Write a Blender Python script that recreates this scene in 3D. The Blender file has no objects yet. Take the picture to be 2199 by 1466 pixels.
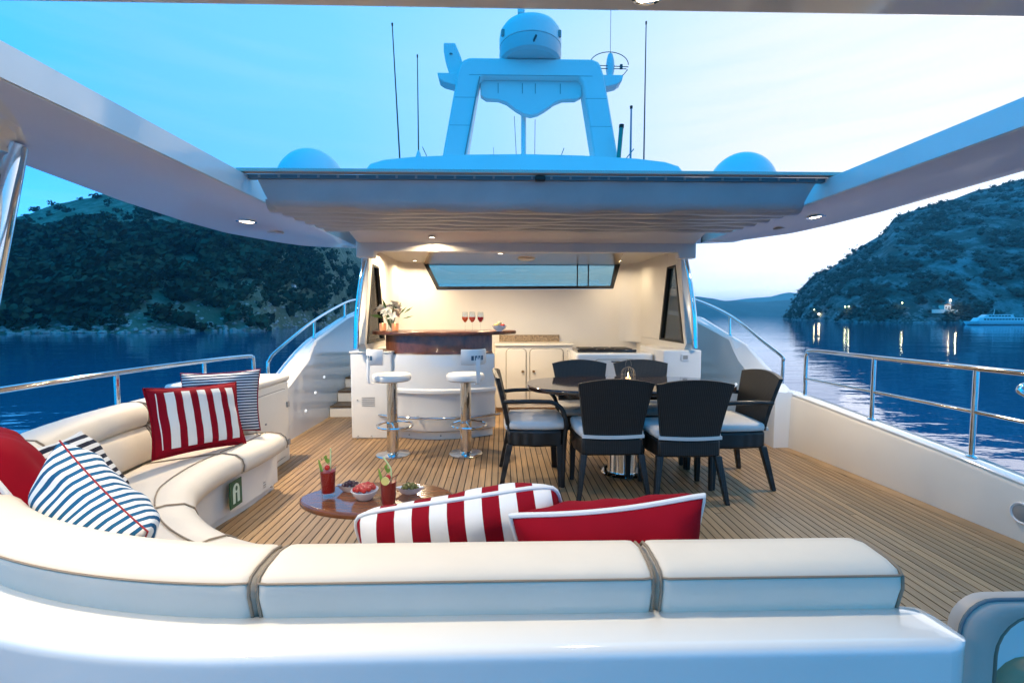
import bpy, bmesh, math, random
from mathutils import Matrix, Vector, noise
R = math.radians
pi = math.pi
rnd = random.Random(7)
sc = bpy.context.scene
COL = sc.collection

# ------------------------------------------------------------------ camera
cam = bpy.data.cameras.new('camera')
cam_o = bpy.data.objects.new('camera', cam)
COL.objects.link(cam_o)
sc.camera = cam_o
cam.sensor_width = 36
cam.lens = 15.995
cam.clip_start = 0.02
cam.clip_end = 30000
cam_o.location = (-0.27, 0, 1.33)
cam_o.rotation_euler = (R(90 - 3.45), 0, R(-1.35))

# ------------------------------------------------------------------ dusk sky
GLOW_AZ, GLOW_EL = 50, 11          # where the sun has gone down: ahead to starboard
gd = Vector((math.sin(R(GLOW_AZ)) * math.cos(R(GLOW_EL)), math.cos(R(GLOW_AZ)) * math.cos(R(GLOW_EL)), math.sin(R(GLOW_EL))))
world = bpy.data.worlds.new('World')
sc.world = world
world.use_nodes = True
wt = world.node_tree
wt.nodes.clear()
def wn(t): return wt.nodes.new(t)
w_out = wn('ShaderNodeOutputWorld')
w_bg = wn('ShaderNodeBackground')
w_sky = wn('ShaderNodeTexSky')
w_sky.sky_type = 'NISHITA'
w_sky.sun_disc = False
w_sky.sun_elevation = R(6)
w_sky.sun_rotation = R(GLOW_AZ)
w_sky.ozone_density = 5
w_tc = wn('ShaderNodeTexCoord')
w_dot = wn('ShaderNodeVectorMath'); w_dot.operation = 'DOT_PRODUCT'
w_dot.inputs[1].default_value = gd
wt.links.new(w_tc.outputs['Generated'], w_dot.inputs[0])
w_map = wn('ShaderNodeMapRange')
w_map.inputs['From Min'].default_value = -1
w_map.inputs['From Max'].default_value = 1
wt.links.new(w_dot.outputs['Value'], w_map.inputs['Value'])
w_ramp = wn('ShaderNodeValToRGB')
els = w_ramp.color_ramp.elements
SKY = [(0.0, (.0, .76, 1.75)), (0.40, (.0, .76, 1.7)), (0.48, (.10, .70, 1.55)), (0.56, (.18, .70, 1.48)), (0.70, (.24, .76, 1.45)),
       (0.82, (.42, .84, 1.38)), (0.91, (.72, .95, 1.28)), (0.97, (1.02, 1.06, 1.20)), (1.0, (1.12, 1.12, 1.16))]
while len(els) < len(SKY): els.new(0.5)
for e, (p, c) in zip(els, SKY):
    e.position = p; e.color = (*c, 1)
wt.links.new(w_map.outputs[0], w_ramp.inputs[0])
# thin cloud streaks
w_mp = wn('ShaderNodeMapping'); w_mp.inputs['Scale'].default_value = (1.2, 1.2, 16)
w_mp.inputs['Rotation'].default_value = (R(4), R(-3), 0)
w_no = wn('ShaderNodeTexNoise'); w_no.inputs['Scale'].default_value = 2.2; w_no.inputs['Detail'].default_value = 5
w_cr = wn('ShaderNodeValToRGB')
w_cr.color_ramp.elements[0].position = .46; w_cr.color_ramp.elements[0].color = (0, 0, 0, 1)
w_cr.color_ramp.elements[1].position = .75; w_cr.color_ramp.elements[1].color = (.20, .20, .20, 1)
wt.links.new(w_tc.outputs['Generated'], w_mp.inputs[0]); wt.links.new(w_mp.outputs[0], w_no.inputs[0]); wt.links.new(w_no.outputs[0], w_cr.inputs[0])
w_mix = wn('ShaderNodeMix'); w_mix.data_type = 'RGBA'
w_mix.inputs[7].default_value = (.50, .86, 1.3, 1)
wt.links.new(w_cr.outputs[0], w_mix.inputs[0]); wt.links.new(w_ramp.outputs[0], w_mix.inputs[6])
w_add = wn('ShaderNodeMix'); w_add.data_type = 'RGBA'; w_add.blend_type = 'ADD'; w_add.inputs[0].default_value = .004
wt.links.new(w_mix.outputs[2], w_add.inputs[6]); wt.links.new(w_sky.outputs[0], w_add.inputs[7])
w_sep = wn('ShaderNodeSeparateXYZ'); wt.links.new(w_tc.outputs['Generated'], w_sep.inputs[0])
w_hz = wn('ShaderNodeMapRange'); w_hz.interpolation_type = 'SMOOTHSTEP'
w_hz.inputs['From Min'].default_value = 0; w_hz.inputs['From Max'].default_value = .30; w_hz.inputs['To Min'].default_value = 1.7; w_hz.inputs['To Max'].default_value = 1.0
wt.links.new(w_sep.outputs['Z'], w_hz.inputs[0])
w_mul = wn('ShaderNodeMix'); w_mul.data_type = 'RGBA'; w_mul.blend_type = 'MULTIPLY'; w_mul.inputs[0].default_value = 1
wt.links.new(w_add.outputs[2], w_mul.inputs[6]); wt.links.new(w_hz.outputs[0], w_mul.inputs[7])
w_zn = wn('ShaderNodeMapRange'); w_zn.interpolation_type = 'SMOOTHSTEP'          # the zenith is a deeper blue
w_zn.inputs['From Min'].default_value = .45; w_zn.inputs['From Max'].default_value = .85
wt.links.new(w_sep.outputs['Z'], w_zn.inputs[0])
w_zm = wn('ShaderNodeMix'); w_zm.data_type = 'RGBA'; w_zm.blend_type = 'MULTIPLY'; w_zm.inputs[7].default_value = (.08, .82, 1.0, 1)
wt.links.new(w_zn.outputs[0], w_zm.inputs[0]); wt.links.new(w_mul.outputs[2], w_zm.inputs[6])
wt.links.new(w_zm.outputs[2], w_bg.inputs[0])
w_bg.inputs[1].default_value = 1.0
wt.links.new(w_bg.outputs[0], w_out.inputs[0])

sun = bpy.data.lights.new('sun', 'SUN')
sun.energy = 0.18
sun.angle = R(25)
sun.color = (1, .93, .86)
sun_o = bpy.data.objects.new('sun', sun)
sun_o.rotation_euler = (-gd).to_track_quat('-Z', 'Y').to_euler()
COL.objects.link(sun_o)

sc.view_settings.view_transform = 'Standard'
sc.view_settings.look = 'None'
sc.view_settings.exposure = 0.0
sc.view_settings.gamma = 1.0
sc.cycles.use_denoising = True
sc.cycles.max_bounces = 8
sc.cycles.transparent_max_bounces = 12
sc.cycles.sample_clamp_indirect = 4
sc.cycles.caustics_reflective = False
sc.cycles.caustics_refractive = False

WARM = (1.0, .80, .55)
LAMPS = []

# ------------------------------------------------------------------ helpers
class MB:
    def __init__(s): s.v = []; s.f = []
    def add(s, vs, fs):
        o = len(s.v); s.v += [tuple(v) for v in vs]; s.f += [tuple(i + o for i in f) for f in fs]; return s
    def box(s, x0, x1, y0, y1, z0, z1):
        return s.add([(x, y, z) for z in (z0, z1) for y in (y0, y1) for x in (x0, x1)],
                     [(0, 2, 3, 1), (4, 5, 7, 6), (0, 1, 5, 4), (2, 6, 7, 3), (0, 4, 6, 2), (1, 3, 7, 5)])
    def prism(s, pts, ax, a, b):
        n = len(pts); g = {'x': lambda p, q: (q, p[0], p[1]), 'y': lambda p, q: (p[0], q, p[1]), 'z': lambda p, q: (p[0], p[1], q)}[ax]
        return s.add([g(p, a) for p in pts] + [g(p, b) for p in pts],
                     [tuple(range(n))[::-1], tuple(range(n, 2 * n))] + [(i, (i + 1) % n, n + (i + 1) % n, n + i) for i in range(n)])
    def loft(s, rings, closed=True, caps=True, loop=False):
        n = len(rings[0]); vs = [p for r in rings for p in r]; fs = []; m = len(rings)
        for k in range(m if loop else m - 1):
            for i in range(n if closed else n - 1):
                a = k * n + i; b = k * n + (i + 1) % n; c = ((k + 1) % m) * n
                fs.append((a, b, c + (i + 1) % n, c + i))
        if caps and closed and not loop: fs += [tuple(range(n))[::-1], tuple(range((m - 1) * n, m * n))]
        return s.add(vs, fs)
    def tube(s, pts, r, n=10, loop=False):
        pts = [Vector(p) for p in pts]; m = len(pts); rings = []; prev = None
        for i, p in enumerate(pts):
            if loop: t = pts[(i + 1) % m] - pts[i - 1]
            else: t = pts[min(i + 1, m - 1)] - pts[max(i - 1, 0)]
            t.normalize()
            if prev is None:
                u = t.orthogonal().normalized()
            else:
                u = prev - t * prev.dot(t)
                u = u.normalized() if u.length > 1e-6 else t.orthogonal().normalized()
            prev = u; v = t.cross(u); rr = r[i] if isinstance(r, (list, tuple)) else r
            rings.append([p + (u * math.cos(2 * pi * k / n) + v * math.sin(2 * pi * k / n)) * rr for k in range(n)])
        return s.loft(rings, loop=loop)
    def lathe(s, prof, n=28, c=(0, 0, 0)):
        return s.loft([[(c[0] + r * math.cos(2 * pi * k / n), c[1] + r * math.sin(2 * pi * k / n), c[2] + z) for k in range(n)] for r, z in prof])
    def build(s, name, mat, parent=None, smooth=True, bevel=0, seg=2, ang=40, sub=0):
        bm = bmesh.new()
        vs = [bm.verts.new(v) for v in s.v]
        for f in s.f:
            try: bm.faces.new([vs[i] for i in f])
            except ValueError: pass
        bmesh.ops.recalc_face_normals(bm, faces=bm.faces)
        me = bpy.data.meshes.new(name); bm.to_mesh(me); bm.free()
        return link(name, me, mat, parent, smooth, bevel, seg, ang, sub)

def wmat(o):
    return (wmat(o.parent) @ o.matrix_parent_inverse if o.parent else Matrix()) @ o.matrix_basis

def link(name, me, mat, parent=None, smooth=True, bevel=0, seg=2, ang=40, sub=0):
    o = bpy.data.objects.new(name, me); COL.objects.link(o)
    if mat is not None and not me.materials: me.materials.append(mat)
    if smooth and len(me.polygons):
        me.polygons.foreach_set('use_smooth', [True] * len(me.polygons))
        me.set_sharp_from_angle(angle=R(ang))
    if bevel:
        b = o.modifiers.new('bevel', 'BEVEL'); b.width = bevel; b.segments = seg; b.limit_method = 'ANGLE'; b.angle_limit = R(35); b.use_clamp_overlap = True
        b.harden_normals = False
        if smooth: me.set_sharp_from_angle(angle=R(80))
    if sub:
        m = o.modifiers.new('subdivision', 'SUBSURF'); m.levels = sub; m.render_levels = sub
    if parent is not None:
        o.parent = parent; o.matrix_parent_inverse = wmat(parent).inverted()
    return o

def tag(o, label, cat, group=None, kind=None):
    o['label'] = label
    if cat: o['category'] = cat
    if group: o['group'] = group
    if kind: o['kind'] = kind
    return o
def thing(name, label, cat, loc=(0, 0, 0), group=None):
    o = bpy.data.objects.new(name, None); COL.objects.link(o); o.location = loc; o.empty_display_size = .1
    return tag(o, label, cat, group)
def structure(o, label=None):
    o['kind'] = 'structure'
    if label: o['label'] = label
    return o
def copy_tree(o, parent=None):
    c = o.copy(); COL.objects.link(c)
    if parent is not None: c.parent = parent
    for ch in list(o.children): copy_tree(ch, c)
    return c
def place(o, loc, rz=0):
    o.location = loc; o.rotation_euler = (0, 0, rz)
def arc(cx, cy, r, a0, a1, n=12):
    return [(cx + r * math.cos(R(a0 + (a1 - a0) * i / n)), cy + r * math.sin(R(a0 + (a1 - a0) * i / n))) for i in range(n + 1)]
def rrect(x0, x1, y0, y1, r, n=5):
    return arc(x1 - r, y0 + r, r, -90, 0, n) + arc(x1 - r, y1 - r, r, 0, 90, n) + arc(x0 + r, y1 - r, r, 90, 180, n) + arc(x0 + r, y0 + r, r, 180, 270, n)
def bez(pts, n=24):
    """Catmull-Rom through the points"""
    P = [Vector(p) for p in pts]; P = [P[0] * 2 - P[1]] + P + [P[-1] * 2 - P[-2]]; out = []
    m = len(P) - 3
    for i in range(m):
        k = max(2, n // m)
        for j in range(k):
            t = j / k; a, b, c, d = P[i:i + 4]
            out.append(.5 * ((2 * b) + (c - a) * t + (2 * a - 5 * b + 4 * c - d) * t * t + (3 * b - a - 3 * c + d) * t ** 3))
    return out + [P[-2]]
def lerp(x, tab):
    if x <= tab[0][0]: return tab[0][1]
    for (a, p), (b, q) in zip(tab, tab[1:]):
        if x <= b: return p + (q - p) * (x - a) / (b - a)
    return tab[-1][1]

# ------------------------------------------------------------------ materials
MATS = {}
def mat(name, col, rough=.5, metal=0, coat=0, bump=None, var=None, emit=None, trans=0, spec=.5, sheen=0, stretch=None, ior=1.45):
    if name in MATS: return MATS[name]
    m = bpy.data.materials.new(name); m.use_nodes = True; MATS[name] = m
    nt = m.node_tree; b = nt.nodes['Principled BSDF']
    b.inputs['Base Color'].default_value = (*col, 1); b.inputs['Roughness'].default_value = rough
    b.inputs['Metallic'].default_value = metal; b.inputs['Coat Weight'].default_value = coat; b.inputs['Coat Roughness'].default_value = .06
    b.inputs['Specular IOR Level'].default_value = spec; b.inputs['Transmission Weight'].default_value = trans; b.inputs['IOR'].default_value = ior
    b.inputs['Sheen Weight'].default_value = sheen
    if emit: b.inputs['Emission Color'].default_value = (*emit[:3], 1); b.inputs['Emission Strength'].default_value = emit[3]
    tc = nt.nodes.new('ShaderNodeTexCoord'); src = tc.outputs['Object']
    if stretch:
        mp = nt.nodes.new('ShaderNodeMapping'); mp.inputs['Scale'].default_value = stretch; nt.links.new(src, mp.inputs[0]); src = mp.outputs[0]
    if var:
        n = nt.nodes.new('ShaderNodeTexNoise'); n.inputs['Scale'].default_value = var[0]; n.inputs['Detail'].default_value = 5
        nt.links.new(src, n.inputs[0])
        r = nt.nodes.new('ShaderNodeMapRange'); r.inputs['From Min'].default_value = .3; r.inputs['From Max'].default_value = .7
        r.inputs['To Min'].default_value = 1 - var[1]; r.inputs['To Max'].default_value = 1 + var[1]
        nt.links.new(n.outputs[0], r.inputs[0])
        x = nt.nodes.new('ShaderNodeMix'); x.data_type = 'RGBA'; x.blend_type = 'MULTIPLY'; x.inputs[0].default_value = 1
        x.inputs[6].default_value = (*col, 1); nt.links.new(r.outputs[0], x.inputs[7]); nt.links.new(x.outputs[2], b.inputs['Base Color'])
    if bump:
        n = nt.nodes.new('ShaderNodeTexNoise'); n.inputs['Scale'].default_value = bump[0]; n.inputs['Detail'].default_value = bump[3] if len(bump) > 3 else 3
        nt.links.new(src, n.inputs[0])
        bp = nt.nodes.new('ShaderNodeBump'); bp.inputs['Strength'].default_value = bump[1]; bp.inputs['Distance'].default_value = bump[2] if len(bump) > 2 else .002
        nt.links.new(n.outputs[0], bp.inputs['Height']); nt.links.new(bp.outputs[0], b.inputs['Normal'])
    return m

GEL = mat('white_gelcoat', (.82, .82, .80), .10, coat=.8, var=(3, .02), bump=(1.6, .03, .004))
GELM = mat('satin_white_gelcoat', (.78, .78, .765), .38, var=(2, .025))
CREAMGEL = mat('cream_gelcoat', (.78, .745, .67), .28, coat=.15, var=(3, .02))
LINING = mat('cream_headlining', (.75, .69, .60), .3, coat=.2, var=(2, .03))
VINYL = mat('cream_vinyl', (.71, .645, .55), .55, bump=(7, .30, .012, 7), var=(4, .04))
PIPING = mat('tan_piping', (.24, .19, .14), .6)
CHROME = mat('stainless_steel', (.78, .77, .75), .07, metal=1, var=(30, .03))
BLACK = mat('black_rubber', (.012, .012, .012), .5)
WICKER = None
CUSH = mat('pale_grey_fabric', (.62, .60, .57), .85, bump=(500, .2, .0008), var=(6, .04), sheen=.2)
MAHOG = mat('dark_mahogany', (.13, .040, .016), .28, coat=.35, var=(9, .45), stretch=(1, 6, 1))
TABLE = mat('espresso_lacquer', (.045, .022, .014), .12, coat=1, var=(7, .3), stretch=(1, 5, 1))
COFFEE = mat('red_brown_lacquer', (.20, .068, .026), .16, coat=.8, var=(6, .3), stretch=(1, 7, 1))
GLASS = None
CHINA = mat('white_china', (.80, .80, .82), .12, coat=.5)
WHITEFAB = mat('white_upholstery', (.76, .74, .70), .5, var=(5, .03))
PLASTIC = mat('white_plastic', (.74, .74, .74), .35)
GREYP = mat('grey_plastic', (.30, .30, .29), .5)
AERIAL = mat('white_fibreglass_aerial', (.72, .73, .74), .4)
DARKAER = mat('dark_aerial', (.06, .07, .08), .4)
LENS = mat('lit_lamp_lens', (1, .9, .7), .4, emit=(1, .80, .52, 14))
GRANITE = mat('speckled_granite', (.30, .22, .13), .25, var=(90, .75))
CANVAS = mat('grey_canvas', (.40, .41, .42), .38, coat=.25, bump=(40, .15, .003), var=(3, .08))

def teak():
    m = bpy.data.materials.new('teak'); m.use_nodes = True; nt = m.node_tree; b = nt.nodes['Principled BSDF']
    tc = nt.nodes.new('ShaderNodeTexCoord'); mp = nt.nodes.new('ShaderNodeMapping'); mp.inputs['Scale'].default_value = (60, 2.2, 60)
    oi = nt.nodes.new('ShaderNodeObjectInfo')
    cv = nt.nodes.new('ShaderNodeCombineXYZ'); nt.links.new(oi.outputs['Random'], cv.inputs[1]); sc_ = nt.nodes.new('ShaderNodeVectorMath'); sc_.operation = 'SCALE'; sc_.inputs['Scale'].default_value = 40
    nt.links.new(cv.outputs[0], sc_.inputs[0]); ad = nt.nodes.new('ShaderNodeVectorMath'); nt.links.new(tc.outputs['Object'], ad.inputs[0]); nt.links.new(sc_.outputs[0], ad.inputs[1])
    nt.links.new(ad.outputs[0], mp.inputs[0])
    n = nt.nodes.new('ShaderNodeTexNoise'); n.inputs['Scale'].default_value = 1.2; n.inputs['Detail'].default_value = 6; n.inputs['Roughness'].default_value = .65
    nt.links.new(mp.outputs[0], n.inputs[0])
    r = nt.nodes.new('ShaderNodeValToRGB'); e = r.color_ramp.elements
    e[0].position = .28; e[0].color = (.21, .117, .050, 1); e[1].position = .72; e[1].color = (.43, .268, .128, 1)
    nt.links.new(n.outputs[0], r.inputs[0])
    hs = nt.nodes.new('ShaderNodeHueSaturation'); mr = nt.nodes.new('ShaderNodeMapRange'); mr.inputs['To Min'].default_value = .74; mr.inputs['To Max'].default_value = 1.16
    nt.links.new(oi.outputs['Random'], mr.inputs[0]); nt.links.new(mr.outputs[0], hs.inputs['Value']); nt.links.new(r.outputs[0], hs.inputs['Color'])
    # scuffed, greyed patches
    n2 = nt.nodes.new('ShaderNodeTexNoise'); n2.inputs['Scale'].default_value = 1.1; n2.inputs['Detail'].default_value = 4; nt.links.new(tc.outputs['Object'], n2.inputs[0])
    r2 = nt.nodes.new('ShaderNodeMapRange'); r2.inputs['From Min'].default_value = .4; r2.inputs['From Max'].default_value = .7; r2.inputs['To Max'].default_value = .4
    nt.links.new(n2.outputs[0], r2.inputs[0]); mx = nt.nodes.new('ShaderNodeMix'); mx.data_type = 'RGBA'; mx.inputs[7].default_value = (.33, .25, .17, 1)
    nt.links.new(r2.outputs[0], mx.inputs[0]); nt.links.new(hs.outputs[0], mx.inputs[6]); nt.links.new(mx.outputs[2], b.inputs['Base Color'])
    b.inputs['Roughness'].default_value = .46
    bp = nt.nodes.new('ShaderNodeBump'); bp.inputs['Strength'].default_value = .25; bp.inputs['Distance'].default_value = .001
    nt.links.new(n.outputs[0], bp.inputs['Height']); nt.links.new(bp.outputs[0], b.inputs['Normal'])
    return m
TEAK = teak()
MARGIN = mat('teak_margin', (.34, .215, .105), .42, var=(5, .2))
CAULK = mat('black_caulking', (.016, .013, .011), .7)

def wicker():
    m = bpy.data.materials.new('dark_wicker'); m.use_nodes = True; nt = m.node_tree; b = nt.nodes['Principled BSDF']
    tc = nt.nodes.new('ShaderNodeTexCoord'); wv = []
    for ax, s in (('X', 75), ('Z', 110)):
        w = nt.nodes.new('ShaderNodeTexWave'); w.bands_direction = ax; w.inputs['Scale'].default_value = s / 6.28 * 2; w.inputs['Distortion'].default_value = .6; nt.links.new(tc.outputs['Object'], w.inputs[0]); wv.append(w)
    mu = nt.nodes.new('ShaderNodeMath'); mu.operation = 'MULTIPLY'; nt.links.new(wv[0].outputs['Fac'], mu.inputs[0]); nt.links.new(wv[1].outputs['Fac'], mu.inputs[1])
    r = nt.nodes.new('ShaderNodeValToRGB'); e = r.color_ramp.elements; e[0].color = (.006, .0055, .005, 1); e[1].color = (.024, .020, .017, 1)
    nt.links.new(mu.outputs[0], r.inputs[0]); nt.links.new(r.outputs[0], b.inputs['Base Color']); b.inputs['Roughness'].default_value = .42
    bp = nt.nodes.new('ShaderNodeBump'); bp.inputs['Strength'].default_value = .6; bp.inputs['Distance'].default_value = .003
    nt.links.new(mu.outputs[0], bp.inputs['Height']); nt.links.new(bp.outputs[0], b.inputs['Normal'])
    return m
WICKER = wicker()

def striped(name, a, c, period, axis='X', duty=.5, border=None, size=None, offset=0):
    """woven stripes on a cushion cover, in the cushion's own coordinates"""
    m = bpy.data.materials.new(name); m.use_nodes = True; nt = m.node_tree; b = nt.nodes['Principled BSDF']; L = nt.links
    tc = nt.nodes.new('ShaderNodeTexCoord'); sp = nt.nodes.new('ShaderNodeSeparateXYZ'); L.new(tc.outputs['Object'], sp.inputs[0])
    def M(op, x, y=None):
        n = nt.nodes.new('ShaderNodeMath'); n.operation = op
        for i, q in enumerate((x, y)):
            if q is None: continue
            if isinstance(q, (int, float)): n.inputs[i].default_value = q
            else: L.new(q, n.inputs[i])
        return n.outputs[0]
    f = M('FRACT', M('ADD', M('DIVIDE', sp.outputs[axis], period), 50 + offset)); s = M('GREATER_THAN', f, duty)
    if border:
        s = M('MULTIPLY', s, M('LESS_THAN', M('ABSOLUTE', sp.outputs['X']), size[0] / 2 - border)); s = M('MULTIPLY', s, M('LESS_THAN', M('ABSOLUTE', sp.outputs['Z']), size[1] / 2 - border))
    x = nt.nodes.new('ShaderNodeMix'); x.data_type = 'RGBA'; x.inputs[6].default_value = (*a, 1); x.inputs[7].default_value = (*c, 1); L.new(s, x.inputs[0]); L.new(x.outputs[2], b.inputs['Base Color'])
    b.inputs['Roughness'].default_value = .9; b.inputs['Specular IOR Level'].default_value = .2
    n = nt.nodes.new('ShaderNodeTexNoise'); n.inputs['Scale'].default_value = 350; bp = nt.nodes.new('ShaderNodeBump'); bp.inputs['Strength'].default_value = .25; bp.inputs['Distance'].default_value = .001
    L.new(tc.outputs['Object'], n.inputs[0]); L.new(n.outputs[0], bp.inputs['Height']); L.new(bp.outputs[0], b.inputs['Normal'])
    return m

def pane(name, tint, mixg=.12, rough=.02):
    m = bpy.data.materials.new(name); m.use_nodes = True; nt = m.node_tree; nt.nodes.clear()
    o = nt.nodes.new('ShaderNodeOutputMaterial'); t = nt.nodes.new('ShaderNodeBsdfTransparent'); g = nt.nodes.new('ShaderNodeBsdfGlossy'); x = nt.nodes.new('ShaderNodeMixShader')
    t.inputs[0].default_value = (*tint, 1); g.inputs['Roughness'].default_value = rough; x.inputs[0].default_value = mixg
    nt.links.new(t.outputs[0], x.inputs[1]); nt.links.new(g.outputs[0], x.inputs[2]); nt.links.new(x.outputs[0], o.inputs[0])
    return m

def thin_glass():
    m = bpy.data.materials.new('clear_glass'); m.use_nodes = True; nt = m.node_tree; nt.nodes.clear()
    o = nt.nodes.new('ShaderNodeOutputMaterial'); t = nt.nodes.new('ShaderNodeBsdfTransparent'); g = nt.nodes.new('ShaderNodeBsdfGlossy'); x = nt.nodes.new('ShaderNodeMixShader'); f = nt.nodes.new('ShaderNodeMapRange'); lw = nt.nodes.new('ShaderNodeLayerWeight'); pw = nt.nodes.new('ShaderNodeMath'); pw.operation = 'POWER'; pw.inputs[1].default_value = 4
    nt.links.new(lw.outputs['Facing'], pw.inputs[0]); nt.links.new(pw.outputs[0], f.inputs[0]); f.inputs['To Min'].default_value = .035; f.inputs['To Max'].default_value = .55
    t.inputs[0].default_value = (.93, .95, .95, 1); g.inputs['Roughness'].default_value = .03; pass
    nt.links.new(f.outputs[0], x.inputs[0]); nt.links.new(t.outputs[0], x.inputs[1]); nt.links.new(g.outputs[0], x.inputs[2]); nt.links.new(x.outputs[0], o.inputs[0])
    return m
GLASS = thin_glass()

def downlight(parent, x, y, z, watts, r=.04, spread=150, aim=None, lens=None, tone=None):
    """recessed lamp: bright ring, lens and the light it gives"""
    MB().lathe([(r * 1.35, 0), (r * 1.35, -.006), (r * 1.05, -.008), (r, -.002)], 20, (x, y, z)).build('lamp_ring', CHROME, parent)
    MB().lathe([(r * .98, -.0015), (r * .98, -.004), (.001, -.005)], 16, (x, y, z)).build('lamp_lens', lens or LENS, parent)
    l = bpy.data.lights.new('lamp', 'AREA'); l.shape = 'DISK'; l.size = r * 2; l.energy = watts; l.color = tone or WARM; l.spread = R(spread)
    o = bpy.data.objects.new('lamp', l); COL.objects.link(o); o.location = (x, y, z - .012)
    if aim: o.rotation_euler = (Vector(aim) - Vector((x, y, z))).to_track_quat('-Z', 'Y').to_euler()
    LAMPS.append(o)
    return o

# ================================================================== SETTING
SEA = -5.6
CX, CH = -0.27, 1.33                                    # where the view columns below are measured from
def col_pt(px, depth):                                  # a bearing off the bow turned into a ground point
    return CX + (px - 1076) / 977 * depth, depth

def water():
    m = bpy.data.materials.new('sea_water'); m.use_nodes = True; nt = m.node_tree; b = nt.nodes['Principled BSDF']; L = nt.links
    b.inputs['Base Color'].default_value = (.0, .115, .21, 1); b.inputs['Roughness'].default_value = .03; b.inputs['IOR'].default_value = 1.333
    tc = nt.nodes.new('ShaderNodeTexCoord'); h = None
    for s, st, d in (((.035, .10, 1), 1.0, 3), ((.22, .5, 1), .32, 3), ((1.1, 1.8, 1), .05, 2)):
        mp = nt.nodes.new('ShaderNodeMapping'); mp.inputs['Scale'].default_value = s; mp.inputs['Rotation'].default_value = (0, 0, R(12)); n = nt.nodes.new('ShaderNodeTexNoise'); n.inputs['Scale'].default_value = 1; n.inputs['Detail'].default_value = d
        L.new(tc.outputs['Object'], mp.inputs[0]); L.new(mp.outputs[0], n.inputs[0])
        k = nt.nodes.new('ShaderNodeMath'); k.operation = 'MULTIPLY'; k.inputs[1].default_value = st; L.new(n.outputs[0], k.inputs[0])
        if h is None: h = k.outputs[0]
        else:
            a = nt.nodes.new('ShaderNodeMath'); L.new(h, a.inputs[0]); L.new(k.outputs[0], a.inputs[1]); h = a.outputs[0]
    bp = nt.nodes.new('ShaderNodeBump'); bp.inputs['Strength'].default_value = .13; bp.inputs['Distance'].default_value = 1.0; L.new(h, bp.inputs['Height']); L.new(bp.outputs[0], b.inputs['Normal'])
    return m
structure(MB().add([(-9000, -3000, SEA), (9000, -3000, SEA), (9000, 9000, SEA), (-9000, 9000, SEA)], [(0, 1, 2, 3)]).build('sea', water(), smooth=False))

def earth(name, rock, scrub, scale, thr=.5):
    m = bpy.data.materials.new(name); m.use_nodes = True; nt = m.node_tree; b = nt.nodes['Principled BSDF']; L = nt.links
    tc = nt.nodes.new('ShaderNodeTexCoord'); n = nt.nodes.new('ShaderNodeTexNoise'); n.inputs['Scale'].default_value = scale; n.inputs['Detail'].default_value = 8; n.inputs['Roughness'].default_value = .7
    L.new(tc.outputs['Object'], n.inputs[0]); r = nt.nodes.new('ShaderNodeValToRGB'); e = r.color_ramp.elements
    e[0].position = thr - .08; e[0].color = (*scrub, 1); e[1].position = thr + .1; e[1].color = (*rock, 1)
    L.new(n.outputs[0], r.inputs[0]); L.new(r.outputs[0], b.inputs['Base Color']); b.inputs['Roughness'].default_value = .9; b.inputs['Specular IOR Level'].default_value = .1
    bp = nt.nodes.new('ShaderNodeBump'); bp.inputs['Strength'].default_value = 1; bp.inputs['Distance'].default_value = 3; L.new(n.outputs[0], bp.inputs['Height']); L.new(bp.outputs[0], b.inputs['Normal'])
    return m

def hill(name, cols, shore, sil, back, mtl, rough, foot=2.2, steps=36, bulge=.75):
    """terrain rising from its shoreline to its skyline and falling away behind; returns a height sampler"""
    rows = []
    for px in cols:
        d0 = lerp(px, shore); bk = lerp(px, back); d1 = d0 + bk; zt = CH + (674 - lerp(px, sil)) / 977 * d1
        row = []
        for i in range(-1, steps + 9):
            t = i / steps
            d = d0 + bk * t
            if t < 0: z = SEA - 3
            elif t <= 1:
                z = SEA + foot * min(1, t * 14) + (zt - SEA - foot) * (t ** bulge)
            else: z = zt - (zt - SEA) * ((t - 1) * 4) ** 1.3
            x, y = col_pt(px, d)
            if i >= 0:
                nz = noise.fractal((x / 55, y / 55, 3.1), 1.0, 2.1, 5) * rough + noise.fractal((x / 12, y / 12, 7.7), 1.0, 2.1, 4) * rough * .35
                z += nz * min(1, t * 5) * (1 if t < .97 else .6)
            row.append((x, y, z))
        rows.append(row)
    m = MB().loft(rows, closed=False, caps=False)
    o = m.build(name, mtl, smooth=True, ang=180)
    structure(o)
    return rows

L_COLS = [-900 + 24 * i for i in range(75)]
L_SHORE = [(-900, 120), (-400, 135), (0, 163), (300, 172), (560, 197), (700, 285), (765, 400), (900, 520)]
L_SIL = [(-900, 500), (-300, 505), (0, 498), (60, 478), (120, 462), (250, 428), (330, 415), (500, 412), (650, 425), (740, 455), (790, 540), (840, 640), (880, 684)]
L_BACK = [(-900, 200), (300, 230), (600, 240), (900, 250)]
lhill = hill('wooded_hill', L_COLS, L_SHORE, L_SIL, L_BACK, earth('hill_scrub', (.22, .26, .20), (.10, .135, .085), .08, .55), 5)
R_COLS = [1690 + 13 * i for i in range(90)]
R_SHORE = [(1690, 640), (1720, 520), (1800, 410), (1900, 365), (2199, 345), (2900, 290)]
R_SIL = [(1690, 681), (1703, 668), (1712, 650), (1720, 628), (1745, 598), (1790, 575), (1850, 530), (1900, 500), (1925, 465), (2000, 440), (2100, 408), (2199, 385), (2400, 350), (2900, 330)]
R_BACK = [(1690, 30), (1720, 90), (1800, 160), (1900, 210), (2200, 260), (2900, 260)]
rhill = hill('rocky_headland', R_COLS, R_SHORE, R_SIL, R_BACK, earth('headland_rock', (.23, .25, .25), (.06, .082, .07), .07, .54), 5, bulge=.8)
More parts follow.
